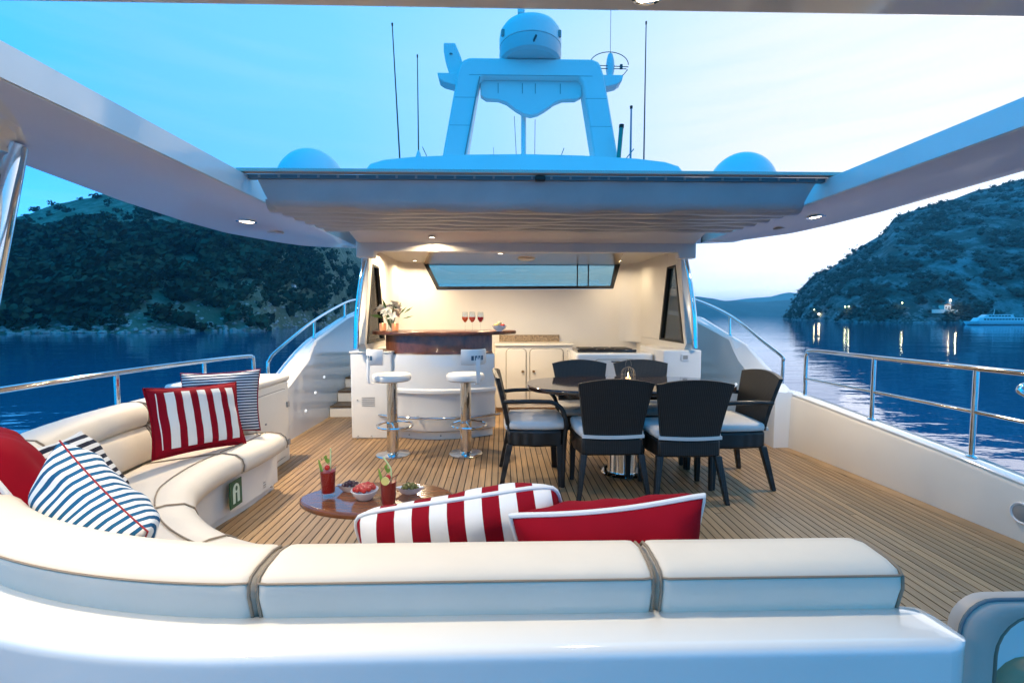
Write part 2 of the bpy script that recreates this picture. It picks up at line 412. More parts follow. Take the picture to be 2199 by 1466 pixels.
def ridge(name, px0, px1, depth, tab, c):
    pts = []
    for i in range(81):
        px = px0 + (px1 - px0) * i / 80; x, y = col_pt(px, depth)
        z = CH + (674 - lerp(px, tab)) / 977 * depth + noise.fractal((px / 40, depth / 999, 1), 1, 2, 4) * depth * .0025
        pts.append([(x, y - 350, SEA - 4), (x, y - 150, SEA + (z - SEA) * .6), (x, y, z), (x, y + 600, SEA - 4)])
    structure(MB().loft(pts, closed=False, caps=False).build(name, earth(name + '_ground', c, (c[0] * .6, c[1] * .6, c[2] * .6), .01), ang=180))
ridge('far_hills', 1150, 1950, 3200, [(1150, 668), (1300, 650), (1440, 636), (1500, 636), (1560, 645), (1640, 649), (1700, 644), (1760, 640), (1950, 660)], (.07, .09, .08))
ridge('distant_hills', 1150, 1950, 5600, [(1150, 655), (1440, 640), (1560, 648), (1620, 640), (1660, 636), (1700, 628), (1800, 624), (1950, 640)], (.09, .10, .09))

# ---- woods and scrub on the slopes
def leaves(name, spots, mtl, kind_label, seed):
    rr = random.Random(seed); v = []; f = []
    for (x, y, z, s, n, tall) in spots:
        cl = [(rr.gauss(0, .35) * s, rr.gauss(0, .35) * s, (rr.random() * .6 + .25) * s * tall, s * rr.uniform(.35, .6)) for _ in range(4)]
        for _ in range(n):
            c = rr.choice(cl); th = rr.random() * 2 * pi; ph = math.acos(rr.uniform(-.6, 1)); q = c[3] * rr.uniform(.75, 1.08)
            p = Vector((x + c[0] + q * math.sin(ph) * math.cos(th), y + c[1] + q * math.sin(ph) * math.sin(th), z + c[2] + q * math.cos(ph) * tall))
            u = Vector((rr.gauss(0, 1), rr.gauss(0, 1), rr.gauss(0, .7))).normalized(); w = u.orthogonal().normalized(); a = s * rr.uniform(.13, .26)
            k = len(v); v += [p + u * a, p + w * a * .8, p - u * a, p - w * a * .8]; f.append((k, k + 1, k + 2, k + 3))
        # solid heart of the crown
        k = len(v); h = s * .45
        for j in range(5):
            v.append(Vector((x + h * math.cos(j * 1.257), y + h * math.sin(j * 1.257), z + s * .45 * tall)))
        v += [Vector((x, y, z + s * .95 * tall)), Vector((x, y, z - .3))]
        for j in range(5): f += [(k + j, k + (j + 1) % 5, k + 5), (k + (j + 1) % 5, k + j, k + 6)]
    me = bpy.data.meshes.new(name); me.from_pydata([tuple(p) for p in v], [], f)
    o = link(name, me, mtl, smooth=False); o['kind'] = 'stuff'; o['label'] = kind_label; o['category'] = 'vegetation'
    return o
def leafmat(name, c, sd):
    m = mat(name, c, .8, var=(.12, .6), spec=.15); return m
def scatter(rows, n, tmax, smin, smax, dens, rr, px_lo=0, px_hi=1):
    out = []
    while len(out) < n:
        i = rr.uniform(px_lo, px_hi) * (len(rows) - 1); j = 1 + (rr.random() ** 1.25) * tmax * 36
        a = rows[int(i)][int(j)]; b = rows[min(int(i) + 1, len(rows) - 1)][min(int(j) + 1, len(rows[0]) - 1)]; t = rr.random()
        x, y, z = [a[k] + (b[k] - a[k]) * t for k in range(3)]
        if dens(x, y, j / 36) < rr.random(): continue
        out.append((x, y, z - .25, smin + (smax - smin) * rr.random() ** 1.7))
    return out
rr = random.Random(3)
def dl(x, y, t):
    lim = lerp((x - CX) / y * 977 + 1076, [(0, .40), (250, .46), (480, .50), (600, .34), (760, .26)])
    return (.95 if t < lim else max(.06, .95 - (t - lim) * 6)) * (.35 + .9 * (noise.noise((x / 28, y / 28, 0)) > -.22)) * (0 if t < .045 else 1)
sp = [(x, y, z, s * (1 if z < 45 else .55), int(26 + 8 * s), rr.uniform(.8, 1.15)) for x, y, z, s in scatter(lhill, 2300, 1.0, 2.4, 8.0, dl, rr, .28, 1)]
leaves('hillside_wood', sp, leafmat('dark_pine_foliage', (.030, .048, .026), 1), 'dark pine wood covering the shore hill', 5)
def dr(x, y, t): return .12 + .88 * (noise.noise((x / 30, y / 30, 5)) > -.05)
sp = [(x, y, z, s, 20, rr.uniform(.6, .9)) for x, y, z, s in scatter(rhill, 2300, 1.0, 1.6, 7.0, dr, rr, 0.01, .6)]
leaves('headland_scrub', sp, leafmat('grey_green_scrub', (.036, .050, .038), 2), 'low dark scrub on the rocky headland', 6)

# ---- boulders along the waterline (too many to count)
def boulders(name, rows, n, lo, hi, smin, smax, c, label):
    v = []; f = []
    for _ in range(n):
        i = rr.uniform(lo, hi) * (len(rows) - 2); k0 = int(i); q = i - k0
        a, b = rows[k0][1], rows[k0 + 1][1]; a2, b2 = rows[k0][3], rows[k0 + 1][3]
        t = rr.random() ** 1.6 * .8
        P = [(a[k] * (1 - q) + b[k] * q) * (1 - t) + (a2[k] * (1 - q) + b2[k] * q) * t for k in range(3)]
        s = rr.uniform(smin, smax); k = len(v)
        for z, r_ in ((-.5, .8), (.1, 1), (.6, .55)):
            for j in range(5): v.append((P[0] + s * r_ * rr.uniform(.7, 1.3) * math.cos(j * 1.257), P[1] + s * r_ * rr.uniform(.7, 1.3) * math.sin(j * 1.257), max(P[2], SEA) + s * z * rr.uniform(.5, .8)))
        for g in (0, 5):
            for j in range(5): f.append((k + g + j, k + g + (j + 1) % 5, k + g + 5 + (j + 1) % 5, k + g + 5 + j))
        f.append(tuple(k + 10 + j for j in range(5)))
    me = bpy.data.meshes.new(name); me.from_pydata(v, [], f); o = link(name, me, mat(name + '_stone', c, .85, var=(.4, .35)), smooth=False); o['kind'] = 'stuff'; o['label'] = label; o['category'] = 'rocks'
boulders('shore_rocks', lhill, 900, .33, .97, .4, 1.5, (.34, .33, .31), 'pale boulders along the wooded shoreline')
boulders('headland_rocks', rhill, 500, 0, .6, .5, 1.7, (.26, .26, .25), 'grey boulders at the foot of the headland')

# ------------------------------------------------------------------ teak deck
XB = [(-1.5, 2.92), (1.0, 2.86), (2.51, 2.77), (3.39, 2.70), (4.19, 2.62), (4.45, 2.58), (4.62, 2.50), (7, 2.46)]     # inner foot of the starboard bulwark
XL = [(-1.5, -2.92), (1.0, -2.86), (2.5, -2.8), (4.2, -2.66), (4.9, -2.56), (7, -2.5)]
deck = structure(MB().prism([(x, y) for y, x in XL] + [(x, y) for y, x in reversed(XB)], 'z', -.25, -.0035).build('deck', CAULK, smooth=False))
PITCH, PW = .052, .0442
YS = [-1.2 + .05 * k for k in range(157)]
def plank_piece(x0, x1, c0, c1):
    ys = [c0] + [y for y in YS if c0 + .01 < y < c1 - .01] + [c1]
    L = []; Q = []
    for y in ys:
        a = max(x0, lerp(y, XL) + .106); b = min(x1, lerp(y, XB) - .106)
        if b - a < .003: continue
        L.append((a, y)); Q.append((b, y))
    if len(L) < 2: return
    def thin(P): return [p for k, p in enumerate(P) if k in (0, len(P) - 1) or abs((P[k + 1][0] - p[0]) / (P[k + 1][1] - p[1]) - (p[0] - P[k - 1][0]) / (p[1] - P[k - 1][1])) > 1e-4]
    MB().prism(thin(Q) + thin(L)[::-1], 'z', -.02, 0).build('plank', TEAK, deck, smooth=False)
for i in range(-55, 55):
    x0 = i * PITCH - PW / 2 - .012; x1 = x0 + PW; a, b = -1.2, 6.58
    cuts = [a] + sorted(c for c in ([2.1 + ((i * 37) % 90) / 25.0 - .8] if i % 3 else [1.2 + ((i * 53) % 70) / 30., 4.4 + ((i * 29) % 40) / 30.]) if a + .3 < c < b - .3) + [b]
    for c0, c1 in zip(cuts, cuts[1:]): plank_piece(x0, x1, c0 + .002, c1 - .002)
def margin(tab, sgn):
    ys = [-1.2 + .1 * k for k in range(79)]
    pts = [(lerp(y, tab) - sgn * .004, y) for y in ys] + [(lerp(y, tab) - sgn * .102, y) for y in reversed(ys)]
    MB().prism(pts, 'z', -.02, .001).build('margin_board', MARGIN, deck, smooth=False)
margin(XB, 1); margin(XL, -1)

# ================================================================== YACHT
# ---- bulwarks
def bulwark(name, label, tab, sgn, ztab, ys, speaker=None):
    t = thing(name, label, 'bulwark', (lerp(2, tab), 2, 0))
    ring = []
    for y in ys:
        x = lerp(y, tab); z = lerp(y, ztab); s = sgn
        ring.append([(x, y, -.02), (x + s * .015, y, z - .04), (x + s * .03, y, z - .012), (x + s * .05, y, z), (x + s * .13, y, z), (x + s * .15, y, z - .015), (x + s * .155, y, z - .05), (x + s * .25, y, -1.2), (x + s * .1, y, SEA - .3), (x - s * .0, y, SEA - .3)])
    MB().loft(ring).build('wall', LINING if sgn > 0 else GELM, t, ang=50)
    cap = [[(lerp(y, tab) + sgn * .022, y, lerp(y, ztab) - .006), (lerp(y, tab) + sgn * .03, y, lerp(y, ztab) + .006), (lerp(y, tab) + sgn * .148, y, lerp(y, ztab) + .006), (lerp(y, tab) + sgn * .156, y, lerp(y, ztab) - .006)] for y in ys]
    MB().loft(cap).build('cap', GEL, t, ang=60)
    if speaker:
        y, z = speaker; x = lerp(y, tab) - sgn * .002
        ps = [[(x + sgn * d, y + r * math.cos(a), z + r * math.sin(a)) for a in [2 * pi * k / 24 for k in range(24)]] for r, d in ((.062, 0.02), (.062, -.006), (.057, -.008), (.053, -.002))]
        o = MB().loft(ps).build('speaker_ring', PLASTIC, t)
        ps = [[(x + sgn * d, y + r * math.cos(a), z + r * math.sin(a)) for a in [2 * pi * k / 24 for k in range(24)]] for r, d in ((.053, -.001), (.03, -.007), (.002, -.009))]
        MB().loft(ps).build('speaker_grille', GREYP, o)
    return t
ys = [-1.4 + .15 * k for k in range(41)]
ZB = [(1, .22), (2.55, .34), (2.94, .39), (3.64, .46), (4.31, .53), (4.62, .56)]
bulwark('bulwark', 'beige bulwark with white cap beside the dining chairs', XB, 1, ZB, [y for y in ys if y < 4.45] + [4.5, 4.58], speaker=(2.52, .17))
bulwark('bulwark', 'white bulwark outside the curved sofa', XL, -1, [(1, .34), (3, .46), (4.9, .6)], [y for y in ys if y < 4.8] + [4.9])

# ---- bow-ward stair wings on both sides
def wing(sgn, label, zr, zt, xi, xo, y0):
    t = thing('stair_wing', label, 'stair side', (sgn * xi, 5.5, 0))
    ys = [y0 + .12 * k for k in range(int((7.8 - y0) / .12) + 1)]
    rg = []
    for y in ys:
        k = lerp(y, [(4.4, 0), (5.0, 1), (9, 1)])
        rg.append([(sgn * xi, y, -.05), (sgn * xi, y, lerp(y, zr) * .55), (sgn * (xi + .005), y, lerp(y, zr)), (sgn * (xi + .03), y, lerp(y, zr) + .02),
                   (sgn * (xo - .03), y, lerp(y, zt)), (sgn * xo, y, lerp(y, zt) + .012), (sgn * (xo + .05), y, lerp(y, zt)), (sgn * (xo + .08), y, lerp(y, zt) - .06), (sgn * (xo + .25), y, -1.2), (sgn * (xo + .1), y, SEA - .3), (sgn * xi, y, SEA - .3)])
    MB().loft(rg).build('side_panel', GEL, t, ang=30)
    return t
wl = wing(-1, 'white curved stair side rising beyond the cream locker', [(4.6, .50), (4.86, .58), (5.33, .79), (5.53, .99), (6.72, 1.27), (7.8, 1.38)], [(4.6, .5), (5.01, .69), (5.4, .87), (5.77, 1.0), (7.09, 1.29), (7.8, 1.40)], 2.50, 2.68, 4.6)
wr = wing(1, 'white curved stair side rising behind the dining chairs', [(4.4, .54), (4.91, .68), (5.17, .82), (5.35, 1.02), (6.47, 1.26), (7.8, 1.36)], [(4.4, .55), (4.82, .75), (5.25, .97), (5.55, 1.04), (6.47, 1.28), (7.8, 1.40)], 2.44, 2.57, 4.4)
for x, y, z in ((-2.497, 5.74, .54), (-2.497, 5.46, .39), (-2.497, 5.18, .23)):
    ps = [[(x + d, y + r * math.cos(a), z + r * .7 * math.sin(a)) for a in [2 * pi * k / 14 for k in range(14)]] for r, d in ((.022, -.01), (.022, .004), (.001, .006))]
    MB().loft(ps).build('step_light', mat('lit_step_light', (1, 1, 1), .3, emit=(.9, .95, 1, .7)), wl)
ps = [[(2.437 - d, 5.15 + r * math.cos(a), .52 + r * .7 * math.sin(a)) for a in [2 * pi * k / 14 for k in range(14)]] for r, d in ((.02, -.01), (.02, .004), (.001, .006))]
MB().loft(ps).build('step_light', MATS['lit_step_light'], wr)
for s, nm in ((-1, 'teak topped steps beside the white louvred locker'), (1, 'teak topped steps behind the white socket locker')):
    st = thing('stairs', nm, 'stairs', (s * 2.15, 5.9, 0))
    for k in range(5):
        y = 5.88 + .30 * k; z = .145 * (k + 1); a, b = sorted((s * 1.80, s * 2.496 if s < 0 else s * 2.436))
        rs = MB().box(a + .002, b - .002, y, y + .6, z - .16, z - .022).build('riser', GELM, st, bevel=.01)
        MB().box(a + .012, b - .012, y - .014, y + .33, z - .0215, z).build('tread', mat('dark_teak', (.11, .075, .045), .5, var=(8, .3)), rs, smooth=False)

# ---- stainless handrails
def rail(name, label, rails, posts, r=.019, rp=.016):
    t = thing(name, label, 'railing', posts[0][0])
    for k, p in enumerate(rails): MB().tube(p, r if k == 0 else .0125, 12).build('top_rail' if k == 0 else 'mid_rail', CHROME, t)
    for a, b in posts:
        q = MB().tube([a, b], rp, 12).build('stanchion', CHROME, t)
        MB().lathe([(.032, 0), (.032, .008), (.022, .016)], 16, a).build('foot_flange', CHROME, q)
    return t
def zc(y): return lerp(y, ZB) + .006
def xr(y): return lerp(y, XB) + .09
top = bez([(xr(4.2), 4.36, zc(4.3)), (xr(4.2), 4.36, .88), (xr(4.2), 4.345, .945), (xr(4.1), 4.27, .975), (xr(3.6), 3.64, .975), (xr(2.9), 2.9, .975), (xr(2.2), 2.2, .975), (xr(1.0), 1.0, .975), (xr(0), -.4, .975)], 60)
mid = [(xr(4.2), 4.36, .70), (xr(3.6), 3.64, .695), (xr(2.9), 2.9, .69), (xr(1), 1.0, .67), (xr(0), -.4, .65)]
rail('handrail', 'steel railing with a mid bar along the beige bulwark', [top, mid], [((xr(y), y, zc(y)), (xr(y), y, .975)) for y in (3.62, 2.88, 1.9, .8)])
top = bez([(-2.80, -.3, .93), (-2.80, 1.0, .93), (-2.80, 2.3, .945), (-2.79, 3.1, .945), (-2.78, 4.0, .93), (-2.76, 4.50, .915), (-2.76, 4.585, .90), (-2.76, 4.61, .86), (-2.76, 4.61, .58)], 60)
rail('handrail', 'single bar steel railing behind the curved sofa', [top], [((-2.79, y, .44), (-2.79, y, .935)) for y in (1.2, 2.2, 3.02, 3.90)])
top = bez([(-2.66, 4.70, .56), (-2.66, 4.69, .80), (-2.66, 4.73, .86), (-2.66, 4.92, .95), (-2.66, 5.89, 1.25), (-2.66, 7.04, 1.50), (-2.66, 7.7, 1.58)], 48)
rail('stair_rail', 'steel stair rail rising beyond the cream locker', [top], [((-2.66, 5.86, 1.02), (-2.66, 5.88, 1.24)), ((-2.66, 7.02, 1.28), (-2.66, 7.04, 1.49))], .017)
top = bez([(2.6, 4.56, .57), (2.6, 4.55, .84), (2.6, 4.58, .90), (2.6, 4.92, 1.03), (2.6, 5.66, 1.31), (2.6, 6.64, 1.53), (2.6, 7.6, 1.63)], 48)
rail('stair_rail', 'steel stair rail rising behind the armchair at the table end', [top], [((2.6, 5.64, 1.06), (2.6, 5.66, 1.30)), ((2.6, 6.9, 1.35), (2.6, 6.92, 1.57))], .017)
t = thing('grab_rail', 'short curved steel grab bar at the aft end of the beige bulwark', 'grab bar', (2.62, 2.35, .35))
MB().tube(bez([(2.74, 2.28, .40), (2.70, 2.33, .70), (2.64, 2.40, .86), (2.61, 2.44, .905), (2.63, 2.42, .94), (2.68, 2.33, .95), (2.74, 2.1, .95)], 40), .016, 12).build('bar', CHROME, t)

# ---- hardtop: aft panel and two curved side arms round the open roof
ht = thing('hardtop', 'cream and white hardtop framing the open roof', 'hardtop', (0, 1, 2.13))
ZU, ZT = 2.13, 2.265
OL = [(-1.3, -2.5), (1.0, -2.60), (2.0, -2.64), (2.45, -2.70), (3.12, -2.81), (3.8, -2.86), (4.33, -2.84), (4.9, -2.62), (5.3, -2.36), (5.7, -1.95), (6.1, -1.76)]
OR = [(-1.3, 2.45), (1.0, 2.45), (2.4, 2.50), (3.34, 2.55), (3.8, 2.53), (4.26, 2.46), (4.7, 2.30), (5.2, 1.99), (5.6, 1.80), (6.1, 1.76)]
def arm(sgn, tab, xin):
    ys = [1.26 + .08 * k for k in range(57)]; rg = []
    for y in ys:
        xo = lerp(y, tab); xi = sgn * xin; m = (xi + xo) / 2; w = abs(xo - xi)
        if w < .06: break
        zo = ZU - .05 * min(1, w / .5)
        rg.append([(xi, y, ZU), (xi + sgn * .012, y, ZU - .004), (m, y, ZU - .006), (xo - sgn * .09, y, zo + .006), (xo - sgn * .02, y, zo), (xo, y, zo + .022), (xo + sgn * .004, y, zo + .055), (xo - sgn * .06, y, ZT - .03), (m, y, ZT + .01), (xi + sgn * .012, y, ZT), (xi, y, ZT - .01)])
    return MB().loft(rg)
ARMGEL = mat('glossy_cream_gelcoat', (.84, .765, .66), .06, coat=.35, var=(2, .02), bump=(1.2, .05, .006), spec=.8)
ARMGEL.node_tree.nodes['Principled BSDF'].inputs['Coat IOR'].default_value = 1.8
la = arm(-1, OL, 1.98).build('side_arm', ARMGEL, ht, ang=35)
ra = arm(1, OR, 1.98).build('side_arm', ARMGEL, ht, ang=35)
# white inner fascia of the opening, 3 mm proud of each arm
MB().box(-1.977, -1.972, 1.27, 3.9, ZU + .004, ZT - .006).build('inner_fascia', GEL, ht)
MB().box(1.972, 1.977, 1.27, 3.9, ZU + .004, ZT - .006).build('inner_fascia', GEL, ht)
MB().prism([(-2.55, -.9), (2.44, -.9), (2.45, 1.255), (-2.62, 1.255)], 'z', ZU, ZT).build('aft_panel', ARMGEL, ht, bevel=.012)
downlight(ht, -2.45, 4.0, ZU - .010, 60, .062, 160)
downlight(ht, 2.31, 3.70, ZU - .012, 32, .062, 160)
downlight(ht, .10, 1.17, ZU, 9, .035, 165)
downlight(ht, -1.45, 1.14, ZU, 22, .035, 165)
downlight(ht, -1.55, .25, ZU, 18, .035, 165)
for x, y, c in ((-2.47, 4.52, LINING), (2.33, 4.18, GREYP)):
    MB().lathe([(.085, 0), (.085, -.006), (.07, -.009), (.002, -.009)], 28, (x, y, ZU - .014)).build('speaker_grille', c, ht)
# moulded bracket and pole at the aft port corner
MB().loft([[(-2.53 + (1 - k) * -.05 + math.cos(R(q)) * rx, 2.10 - (1 - k) * .25 + math.sin(R(q)) * ry, z) for q in range(0, 360, 15)] for k, rx, ry, z in ((0, .32, .50, 2.128), (.15, .24, .38, 2.118), (.5, .14, .22, 2.10), (.8, .09, .13, 2.07), (1, .075, .085, 2.045))]).build('pole_bracket', ARMGEL, ht, ang=60)
MB().tube([(-2.49, 2.17, 2.095), (-2.53, 2.05, 1.4), (-2.58, 1.93, .72)], .052, 24).build('support_pole', CHROME, ht)
MB().tube([(-2.42, 1.72, 2.12), (-2.46, 1.60, 1.4), (-2.5, 1.5, .74)], .045, 20).build('support_pole', CHROME, ht)

# ---- folded awning under the forward edge of the roof opening
aw = thing('folded_awning', 'grey folded canvas awning hanging across the roof opening', 'awning', (0, 3.4, 2.1))
W = 1.965
prof = [(3.165, 2.262), (3.185, 2.225), (3.205, 2.17), (3.222, 2.12), (3.245, 2.08), (3.285, 2.062)]
rg = []
for k in range(41):
    u = -1 + 2 * k / 40; x = u * (W - .03); sag = .012 * (1 - u * u)
    rg.append([(x * (1 - .010 * j), y + .004 * math.sin(k * 1.7 + j), z - sag * (j / 5) + .0035 * math.sin(k * .9 + j * 2)) for j, (y, z) in enumerate(prof)] + [(x * .95, 3.32, 2.08), (x, 3.2, 2.27)])
MB().loft(rg).build('front_fold', CANVAS, aw, ang=60)
for k in range(6):
    y = 3.325 + .175 * k; z = 2.068 + .006 * k
    rg = []
    for j in range(25):
        u = -1 + 2 * j / 24; x = u * (W - .02 - .012 * k); dz = .005 * math.sin(j * .8 + k) + .004 * math.sin(j * 2.1 + 2 * k)
        rg.append([(x, y + .002, z + .075), (x, y + .010, z + .045 + dz), (x, y + .03, z + .014 + dz), (x, y + .06, z + dz), (x, y + .10, z - .004 + dz), (x, y + .135, z + .010 + dz), (x, y + .155, z + .04 + dz), (x, y + .165, z + .075)])
    MB().loft(rg).build('pleat', CANVAS, aw, ang=75)
MB().box(-2.02, 2.10, 3.10, 3.16, 2.268, 2.292).build('top_rail', mat('beige_aluminium', (.52, .45, .40), .4, metal=.3), aw, bevel=.004)
MB().box(-2.0, 2.05, 3.155, 3.2, 2.24, 2.266).build('slide_track', mat('blue_grey_track', (.10, .16, .20), .4), aw)
for k in range(30): MB().box(-1.9 + .131 * k, -1.885 + .131 * k, 3.149, 3.156, 2.246, 2.263).build('track_clip', GREYP, aw, smooth=False)
MB().box(-.04, .03, 3.125, 3.17, 2.232, 2.262).build('latch', BLACK, aw, bevel=.006)

# ---- superstructure round the bar: header, ceiling, walls, windows, raised roof
ss = thing('superstructure', 'cream lined deckhouse open towards the dining deck', 'deckhouse', (0, 5.6, 0))
HX = 1.745
MB().prism([(-HX, 1.905), (-1.565, 1.905), (-1.555, 1.965), (1.555, 1.965), (1.565, 1.905), (HX, 1.905), (HX, 2.20), (-HX, 2.20)], 'y', 4.70, 4.80).build('header', CREAMGEL, ss, bevel=.01)
MB().prism([(4.38, 2.128), (4.699, 2.05), (4.699, 2.2), (4.38, 2.2)], 'x', -HX + .02, HX - .02).build('header_lip', CREAMGEL, ss, bevel=.008)
MB().box(-HX, HX, 4.80, 6.9, 2.055, 2.2).build('ceiling', CREAMGEL, ss, smooth=False)
MB().prism([(-1.05, 5.15), (1.12, 5.15), (1.42, 6.58), (-1.38, 6.58)], 'z', 2.040, 2.056).build('ceiling_panel', mat('tan_headlining', (.50, .40, .28), .25, coat=.3), ss, bevel=.005)
for s in (-1, 1):
    # side wall with a raked opening: built from four pieces round the pane
    x0, x1 = sorted((s * 1.70, s * 1.78))
    MB().prism([(4.86, .93), (6.9, .93), (6.9, 1.01), (4.80, 1.01)], 'x', x0, x1).build('side_wall', CREAMGEL, ss, smooth=False)
    MB().prism([(4.86, 0), (6.9, 0), (6.9, .93), (4.86, .93)], 'x', x0, x1).build('side_wall', CREAMGEL, ss, smooth=False)
    MB().prism([(5.62, 1.0105), (6.9, 1.0105), (6.9, 2.055), (5.40, 2.055), (5.40, 1.885)], 'x', x0, x1).build('side_wall', CREAMGEL, ss, bevel=.004)
    MB().prism([(4.80, 1.0105), (4.86, 1.0105), (5.14, 1.885), (5.3995, 1.885), (5.3995, 2.055), (5.02, 2.055)], 'x', x0, x1).build('window_pillar', CREAMGEL, ss, bevel=.006)
    wp = [(4.862, 1.012), (5.618, 1.012), (5.398, 1.883), (5.142, 1.883)]
    cx_ = sum(p[0] for p in wp) / 4; cz_ = sum(p[1] for p in wp) / 4
    inn = [(cx_ + (p[0] - cx_) * .86, cz_ + (p[1] - cz_) * .95) for p in wp]
    xm = s * 1.695
    fr = MB()
    for i in range(4):
        j = (i + 1) % 4
        fr.add([(x, *p) for x in (xm, xm + s * .05) for p in (wp[i], wp[j], inn[j], inn[i])], [(0, 1, 2, 3), (7, 6, 5, 4), (0, 4, 5, 1), (2, 6, 7, 3)])
    wo = fr.build('side_window', BLACK, ss, smooth=False)
    MB().prism(inn, 'x', s * 1.725, s * 1.731).build('pane', MATS.get('smoked') or MATS.setdefault('smoked', pane('smoked_glass', (.46, .40, .33), .16)), wo, smooth=False)
    MB().tube(bez([(s * 1.775, 4.74, .97), (s * 1.765, 4.76, 1.3), (s * 1.73, 4.80, 1.65), (s * 1.69, 4.83, 1.905)], 16), .028, 16).build('corner_post', CHROME, ss)
# forward wall under and beside the wide windscreen
wl_, wr_ = -1.70, 1.70
MB().prism([(wl_, 0), (wr_, 0), (wr_, 1.695), (1.35, 1.695), (-1.19, 1.675), (wl_, 1.675)], 'y', 6.60, 6.68).build('forward_wall', CREAMGEL, ss, smooth=False)
MB().prism([(wl_, 1.6755), (-1.191, 1.6755), (-1.385, 2.054), (wl_, 2.054)], 'y', 6.60, 6.68).build('forward_wall', CREAMGEL, ss, smooth=False)
MB().prism([(1.351, 1.6955), (wr_, 1.6955), (wr_, 2.054), (1.455, 2.054)], 'y', 6.60, 6.68).build('forward_wall', CREAMGEL, ss, smooth=False)
for s in (-1, 1):        # rounded corner fillets
    MB().prism([(s * 1.702, 6.602), (s * 1.702, 6.35)] + [(s * (1.45 + .25 * math.sin(R(a))), 6.35 + .25 * math.cos(R(a)) - .001) for a in (75, 60, 45, 30, 15, 0)], 'z', 0.93, 2.053).build('corner_fillet', CREAMGEL, ss, ang=60)
ws = thing('windscreen', 'wide black framed windscreen above the galley wall', 'window', (0, 6.6, 1.68))
ow = [(-1.38, 2.052), (-1.195, 1.68), (1.355, 1.70), (1.452, 2.052)]; iw = [(-1.325, 2.052), (-1.165, 1.722), (1.325, 1.738), (1.385, 2.052)]
f = MB()
for i in range(3): f.add([(p[0], y, p[1]) for y in (6.59, 6.66) for p in (ow[i], ow[i + 1], iw[i + 1], iw[i])], [(0, 1, 2, 3), (7, 6, 5, 4), (0, 4, 5, 1), (2, 6, 7, 3)])
f.build('frame', BLACK, ws, smooth=False)
MB().prism(iw, 'y', 6.625, 6.633).build('pane', pane('blue_tinted_glass', (.60, .66, .60), .12), ws, smooth=False)
for x in (.835, .995): MB().box(x - .007, x + .007, 6.612, 6.645, 1.725, 2.05).build('mullion', BLACK, ws, smooth=False)
for x, y, w_ in ((-1.50, 5.38, 24), (-1.44, 6.25, 13), (1.15, 5.40, 28), (1.33, 6.19, 16)): downlight(ss, x, y, 2.054, w_, .032, 160, tone=(1, .79, .53))
downlight(ss, -.28, 5.38, 2.039, 28, .032, 160, tone=(1, .79, .53))
downlight(ss, -.95, 4.54, 2.084, 12, .028, 160, tone=(1, .79, .53))
MB().lathe([(.11, 0), (.11, -.012), (.085, -.02), (.07, -.012), (.002, -.012)], 28, (.05, 5.87, 2.039)).build('ceiling_vent', CREAMGEL, ss)
# raised roof above
rg = []
for k in range(13):
    a = k / 12; y = 4.9 + 2.6 * a; e = min(1, (a + .004) / .09) ** .4 * (1 if a < .7 else 1 - (a - .7) * 1.6)
    rg.append([(x_ * 1.76, y, 2.2 + z_ * e) for x_, z_ in ((-1, 0), (-1, .70), (-.965, .775), (-.88, .82), (-.7, .855), (-.35, .885), (0, .895), (.35, .885), (.7, .855), (.88, .82), (.965, .775), (1, .70), (1, 0))])
MB().loft(rg).build('raised_roof', GELM, ss, ang=50)
MB().prism([(-2.9, 5.0), (-1.765, 4.86), (-1.765, 6.3), (-2.7, 6.0)], 'z', 2.27, 2.33).build('roof_wing', GELM, ss, bevel=.02)
MB().prism([(2.98, 5.0), (1.765, 4.86), (1.765, 6.3), (2.8, 6.0)], 'z', 2.27, 2.33).build('roof_wing', GELM, ss, bevel=.02)
for x in (-1.1, -.35, .4, 1.15): MB().box(x - .002, x + .002, 4.95, 7.0, 3.083, 3.0965).build('roof_joint', GREYP, ss, smooth=False)
for x in (-.13, .44):
    MB().box(x - .012, x + .028, 5.13, 5.19, 2.97, 3.05).build('roof_cleat', CHROME, ss, bevel=.006)

# ---- mast, radome, aerials and domes
def roofz(y): return 3.085
ms = thing('radar_mast', 'white arch mast standing on the raised roof', 'mast', (.1, 5.8, 3.1))
BO, TO, ZT_, ZB_ = 1.12, .865, 4.42, 3.05; mc = .095
def mx(x): return x + mc
arch = [(-BO, ZB_), (-TO - .03, ZT_ - .20), (-TO + .015, ZT_ - .07), (-TO + .045, ZT_ - .03), (-TO + .12, ZT_), (TO - .12, ZT_), (TO - .045, ZT_ - .03), (TO - .015, ZT_ - .07), (TO + .03, ZT_ - .20), (BO, ZB_),
        (BO - .30, ZB_), (TO - .235, ZT_ - .27), (TO - .28, ZT_ - .215), (-TO + .28, ZT_ - .215), (-TO + .235, ZT_ - .27), (-BO + .30, ZB_)]
MB().prism([(mx(x), z) for x, z in arch], 'y', 5.70, 5.95).build('arch', GELM, ms, bevel=.02)
for s in (-1, 1):
    MB().prism([(mx(s * (TO + .0)), 4.10), (mx(s * (TO + .20)), 4.15), (mx(s * (TO + .26)), 4.19), (mx(s * (TO + .275)), 4.26), (mx(s * (TO - .01)), 4.26)], 'y', 5.74, 5.92).build('wing', GELM, ms, bevel=.01)
ap = [(-.62, 4.21), (-.62, 4.03), (-.55, 3.985), (-.40, 3.98), (-.30, 3.945), (-.18, 3.86), (-.09, 3.81), (0, 3.79), (.09, 3.81), (.18, 3.86), (.30, 3.945), (.40, 3.985), (.56, 3.99), (.64, 4.03), (.64, 4.21)]
MB().prism([(mx(x), z) for x, z in ap], 'y', 5.80, 5.90).build('apron', GELM, ms, bevel=.01)
